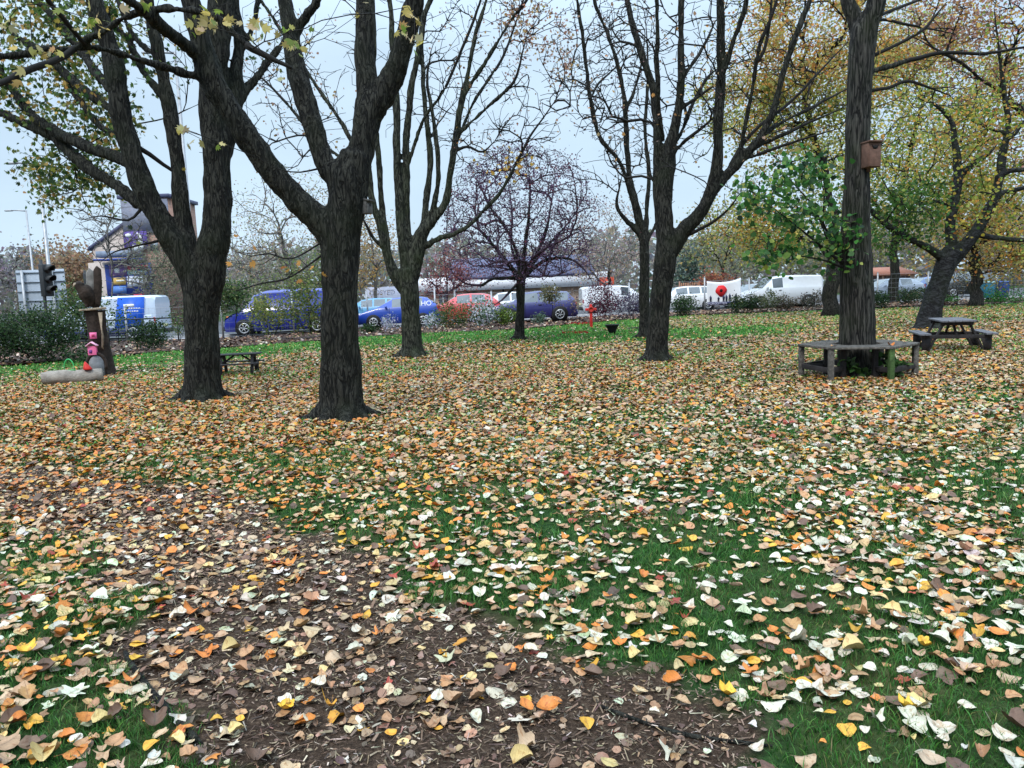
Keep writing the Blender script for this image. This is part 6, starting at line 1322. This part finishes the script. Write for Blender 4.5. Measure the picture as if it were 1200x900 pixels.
# ---- low brick building
d = 60.; lb = thing('low_building', 'long low peach-brick building with white fascia and steep blue-slate roof', 'building', (0, d, 0))
xl_, _ = pxw(497, 350); xr_, _ = pxw(706, 350); _, zf1 = pxw(600, 322.5); _, zf0 = pxw(600, 338.5); _, zr = pxw(600, 297)
w = MB(); w.box(((xl_ + xr_) / 2, 6, zf0 / 2 - .2), (xr_ - xl_, 12, zf0 + .4)); w.build('wall', m_brickp, lb)
w = MB(); w.box(((xl_ + xr_) / 2, -.30, (zf0 + zf1) / 2), (xr_ - xl_ + .8, .5, zf1 - zf0)); w.build('fascia', m_fascia, lb)
w = MB(); w.prism([(-.6, zf1), (6, zr), (12.6, zf1), (12.6, zf1 - .2), (-.6, zf1 - .2)], xl_ + 2.0, xr_ - .6, axis=0); w.build('roof', m_slate, lb)
m_frame = mat('dark_green_frame', (.03, .10, .08), .5)
for u0, v0, u1, v1, nm in ((549, 373, 557, 342, 'door'), (515, 357, 524, 345, 'window'), (567, 357, 576, 346, 'window'), (604, 353, 622, 344, 'window'), (655, 352, 668, 342, 'window')):
    o = panel(nm, u0, v0, u1, v1, -.03, .10, m_frame if nm == 'door' else m_glass, lb)
    a, b_ = pxw(u0, v0); c_, e = pxw(u1, v1)
    if nm == 'window': w = MB(); w.box(((a + c_) / 2, -.05, (b_ + e) / 2), (.07, .16, abs(e - b_))); w.box(((a + c_) / 2, -.06, max(b_, e) - .04), (abs(c_ - a) + .1, .2, .08)); w.box(((a + c_) / 2, -.06, min(b_, e) - .05), (abs(c_ - a) + .16, .26, .08)); w.build('frame', m_fascia, o)
    else: w = MB(); w.box(((a + c_) / 2, -.10, (b_ + e) / 2 + .3), (.35, .05, .6)); w.build('pane', m_glass, o)
for u in (535, 590, 640, 690): w = MB(); a, _ = pxw(u, 350); w.tube([(a, -.12, 0), (a, -.12, zf0)], .06, 8); w.build('drainpipe', m_dkmetal, lb)
# orange sign beyond the crimson bush
d = 54.; a, b_ = pxw(711, 334); t = thing('orange_sign', 'orange-red and white board on posts above the white van by the crimson bush', 'sign', (a, d, 0))
w = MB(); w.box((0, 0, b_), (1.0, .06, 1.1)); w.build('panel', mat('orange_panel', (.72, .10, .05), .5), t)
w = MB(); w.box((.05, -.035, b_ - .18), (.7, .02, .16)); w.box((.1, -.035, b_ + .2), (.5, .02, .12)); w.build('lettering', m_ltext, t)
for s in (-.4, .4): w = MB(); w.box((s, .06, (b_ + .4) / 2), (.07, .07, b_ + .5)); w.build('leg', m_galv, t)
# russet slatted fence + climbing plant between white car and banner
g0, g1 = W(797, 360, 50.5), W(826, 360, 50.5); t = thing('timber_fence', 'russet vertical slatted timber fence behind the white car by the banner', 'fence', (g0[0], 50.5, 0))
w = MB(); nn = 22; Lf = (g1[0] - g0[0]) * 1.6
for k in range(nn): w.box((k / nn * Lf, 0, .85), (.06, .03, 1.7))
w.box((Lf / 2, .04, .4), (Lf, .04, .08)); w.box((Lf / 2, .04, 1.4), (Lf, .04, .08)); w.build('slats', mat('russet_timber', (.32, .16, .10), .8), t)
for s in (0, .5, 1): w = MB(); w.box((s * Lf, .09, .9), (.09, .09, 1.8)); w.build('post', mat('russet_post', (.26, .13, .09), .8), t)
shrub('red_creeper', 'russet red creeper topping the slatted timber fence', (812, 359), 2.2, 2.6, 900, [(3, (.30, .09, .06)), (2, (.42, .20, .10)), (1, (.16, .07, .05))], 'creeper', seed=50, bottom=.6, dz=50.3 - G(812, 359)[1], depth=.7, lsz=.12)
# wheelie bins
for i, (u, c, lab) in enumerate(((1156, (.03, .16, .24), 'wheelie bin with a pale teal lid beside the stout trunk'), (1161, (.012, .013, .018), 'black wheelie bin between the teal bin and the blue bin'), (1172, (.015, .05, .22), 'dark blue wheelie bin next to the grey-brown thicket'))):
    P = W(u, 350, 45 + (i % 2) * .4); t = thing('wheelie_bin', lab, 'bin', (P[0], 45 + (i % 2) * .4, .03), R(4), 'wheelie bins beyond the fence'); m = mat('bin_plastic', c, .5)
    w = MB(); V = [(x * (.27 + .04 * k), y * (.30 + .05 * k), .12 + .85 * k) for k in (0, 1) for x, y in ((-1, -1), (1, -1), (1, 1), (-1, 1))]; w.add(V, [(3, 2, 1, 0), (4, 5, 6, 7)] + [(j, (j + 1) % 4, 4 + (j + 1) % 4, 4 + j) for j in range(4)]); w.build('bin_body', m, t, bevel=.02)
    w = MB(); w.prism([(-.37, .975), (-.37, 1.01), (-.1, 1.07), (.33, 1.07), (.37, .975)], -.33, .33, axis=0); w.build('lid', mat('bin_lid', (.25, .42, .45), .5) if i == 0 else m, t, bevel=.01)
    for s in (-1, 1): w = MB(); w.tube([(s * .24, .30, .10), (s * .31, .30, .10)], .11, 12); w.build('wheel', m_tyre, t)
# house with red roof far on
d = 82.; t = thing('brick_house', 'distant house with an orange-red tiled roof beyond the silver-blue car', 'house', (0, d, 0)); xl_, zt = pxw(1018, 323); xr_, _ = pxw(1072, 323); _, zr = pxw(1050, 312)
w = MB(); w.box(((xl_ + xr_) / 2, 4, zt / 2 - .2), (xr_ - xl_, 8, zt + .4)); w.build('wall', m_brickp, t)
w = MB(); w.prism([(-.5, zt), (4, zr), (8.5, zt)], xl_ - .4, xr_ + .4, axis=0); w.build('roof', mat('red_tiles', (.30, .13, .09), .8, var=.2, scale=6), t)
for u in (1027, 1042, 1060): a, b_ = pxw(u, 330); w = MB(); w.box((a, -.02, b_), (1.1, .1, 1.2)); w.build('window', m_glass, t)
# far wood closing the horizon
r = np.random.default_rng(77); n = 26000; th = r.uniform(-.95, .95, n); dist = r.uniform(118, 150, n); hgt = (6.0 + 3.5 * vnoise(th * 14, th * 0, 1., 9) + 3 * vnoise(th * 60, th * 0, 1., 10)) ; z = r.uniform(0, 1, n) ** .8 * hgt
V, Fq, c = leaf_cards(np.c_[dist * np.sin(th), dist * np.cos(th), z], 1.1, [(2, (.26, .25, .22)), (1, (.30, .26, .20)), (1, (.20, .22, .18)), (1, (.28, .24, .26))], r)
tag(build('far_wood', V, Fq, m_leaf, col=c), 'greyish line of far autumn woodland closing the horizon', 'woodland', kind='stuff')
# ================================================================== sky, light, camera
SUN_EL, SUN_AZ = 50, 205
world = bpy.data.worlds.new('World'); bpy.context.scene.world = world; world.use_nodes = True; nt = world.node_tree
bg = nt.nodes['Background']; sky = nt.nodes.new('ShaderNodeTexSky'); sky.sky_type = 'NISHITA'; sky.sun_disc = False
sky.sun_elevation = R(SUN_EL); sky.sun_rotation = R(SUN_AZ); sky.air_density = 1.0; sky.dust_density = 2.0; sky.ozone_density = 1.5
mx = N(nt, 'ShaderNodeMix', data_type='RGBA'); mx.inputs[0].default_value = .72
tcw = N(nt, 'ShaderNodeTexCoord'); cn = N(nt, 'ShaderNodeTexNoise', i_Scale=2.6, i_Detail=5.0, i_Roughness=.55); cm = N(nt, 'ShaderNodeMapping'); cm.inputs['Scale'].default_value = (1, 1, 2.6)
nt.links.new(tcw.outputs['Generated'], cm.inputs['Vector']); nt.links.new(cm.outputs[0], cn.inputs['Vector'])
cf = N(nt, 'ShaderNodeMapRange'); nt.links.new(cn.outputs['Fac'], cf.inputs['Value']); cf.inputs['From Min'].default_value = .3; cf.inputs['From Max'].default_value = .7; cf.inputs['To Min'].default_value = .72; cf.inputs['To Max'].default_value = 1.0
nt.links.new(cf.outputs[0], mx.inputs[0])
nt.links.new(sky.outputs[0], mx.inputs[6]); mx.inputs[7].default_value = (6.3, 8.1, 9.8, 1)      # even cloud veil over the blue
sx = N(nt, 'ShaderNodeSeparateXYZ'); nt.links.new(tcw.outputs['Generated'], sx.inputs[0])
ma = N(nt, 'ShaderNodeMapRange'); nt.links.new(sx.outputs['Z'], ma.inputs['Value']); ma.inputs['From Min'].default_value = .28; ma.inputs['From Max'].default_value = 1; ma.inputs['To Min'].default_value = .655; ma.inputs['To Max'].default_value = 2.2
mm = N(nt, 'ShaderNodeMath', operation='MAXIMUM'); nt.links.new(ma.outputs[0], mm.inputs[0]); mm.inputs[1].default_value = .6      # an overcast sky grows brighter towards the zenith
vs = N(nt, 'ShaderNodeVectorMath', operation='SCALE'); nt.links.new(mx.outputs[2], vs.inputs[0]); nt.links.new(mm.outputs[0], vs.inputs['Scale'])
nt.links.new(vs.outputs[0], bg.inputs['Color']); bg.inputs['Strength'].default_value = .10
sl = bpy.data.lights.new('sun', 'SUN'); sl.energy = 1.4; sl.angle = R(14); sl.color = (1, .95, .88); so = bpy.data.objects.new('sun', sl); C.objects.link(so)
dv = Vector((math.sin(R(SUN_AZ)) * math.cos(R(SUN_EL)), math.cos(R(SUN_AZ)) * math.cos(R(SUN_EL)), math.sin(R(SUN_EL))))
so.rotation_euler = dv.to_track_quat('Z', 'Y').to_euler(); so.location = (0, 0, 30)
cd = bpy.data.cameras.new('camera'); cam = bpy.data.objects.new('camera', cd); C.objects.link(cam)
cd.sensor_fit = 'HORIZONTAL'; cd.sensor_width = 36; cd.lens = FPX / 1200 * 36; cd.clip_start = .05; cd.clip_end = 1500
cam.matrix_world = Matrix.Translation((0, 0, CAMH)) @ Mcam.to_4x4()
sc = bpy.context.scene; sc.camera = cam
sc.view_settings.view_transform = 'Standard'; sc.view_settings.look = 'None'; sc.view_settings.exposure = .80; sc.view_settings.gamma = 1; sc.view_settings.use_curve_mapping = False
sc.render.engine = 'CYCLES'; cy = sc.cycles
cy.max_bounces = 6; cy.diffuse_bounces = 3; cy.glossy_bounces = 2; cy.transmission_bounces = 3; cy.transparent_max_bounces = 4; cy.caustics_reflective = False; cy.caustics_refractive = False
cy.use_denoising = True; cy.denoiser = 'OPENIMAGEDENOISE'; cy.denoising_input_passes = 'RGB_ALBEDO_NORMAL'
try: cy.denoising_prefilter = 'ACCURATE'
except Exception: pass
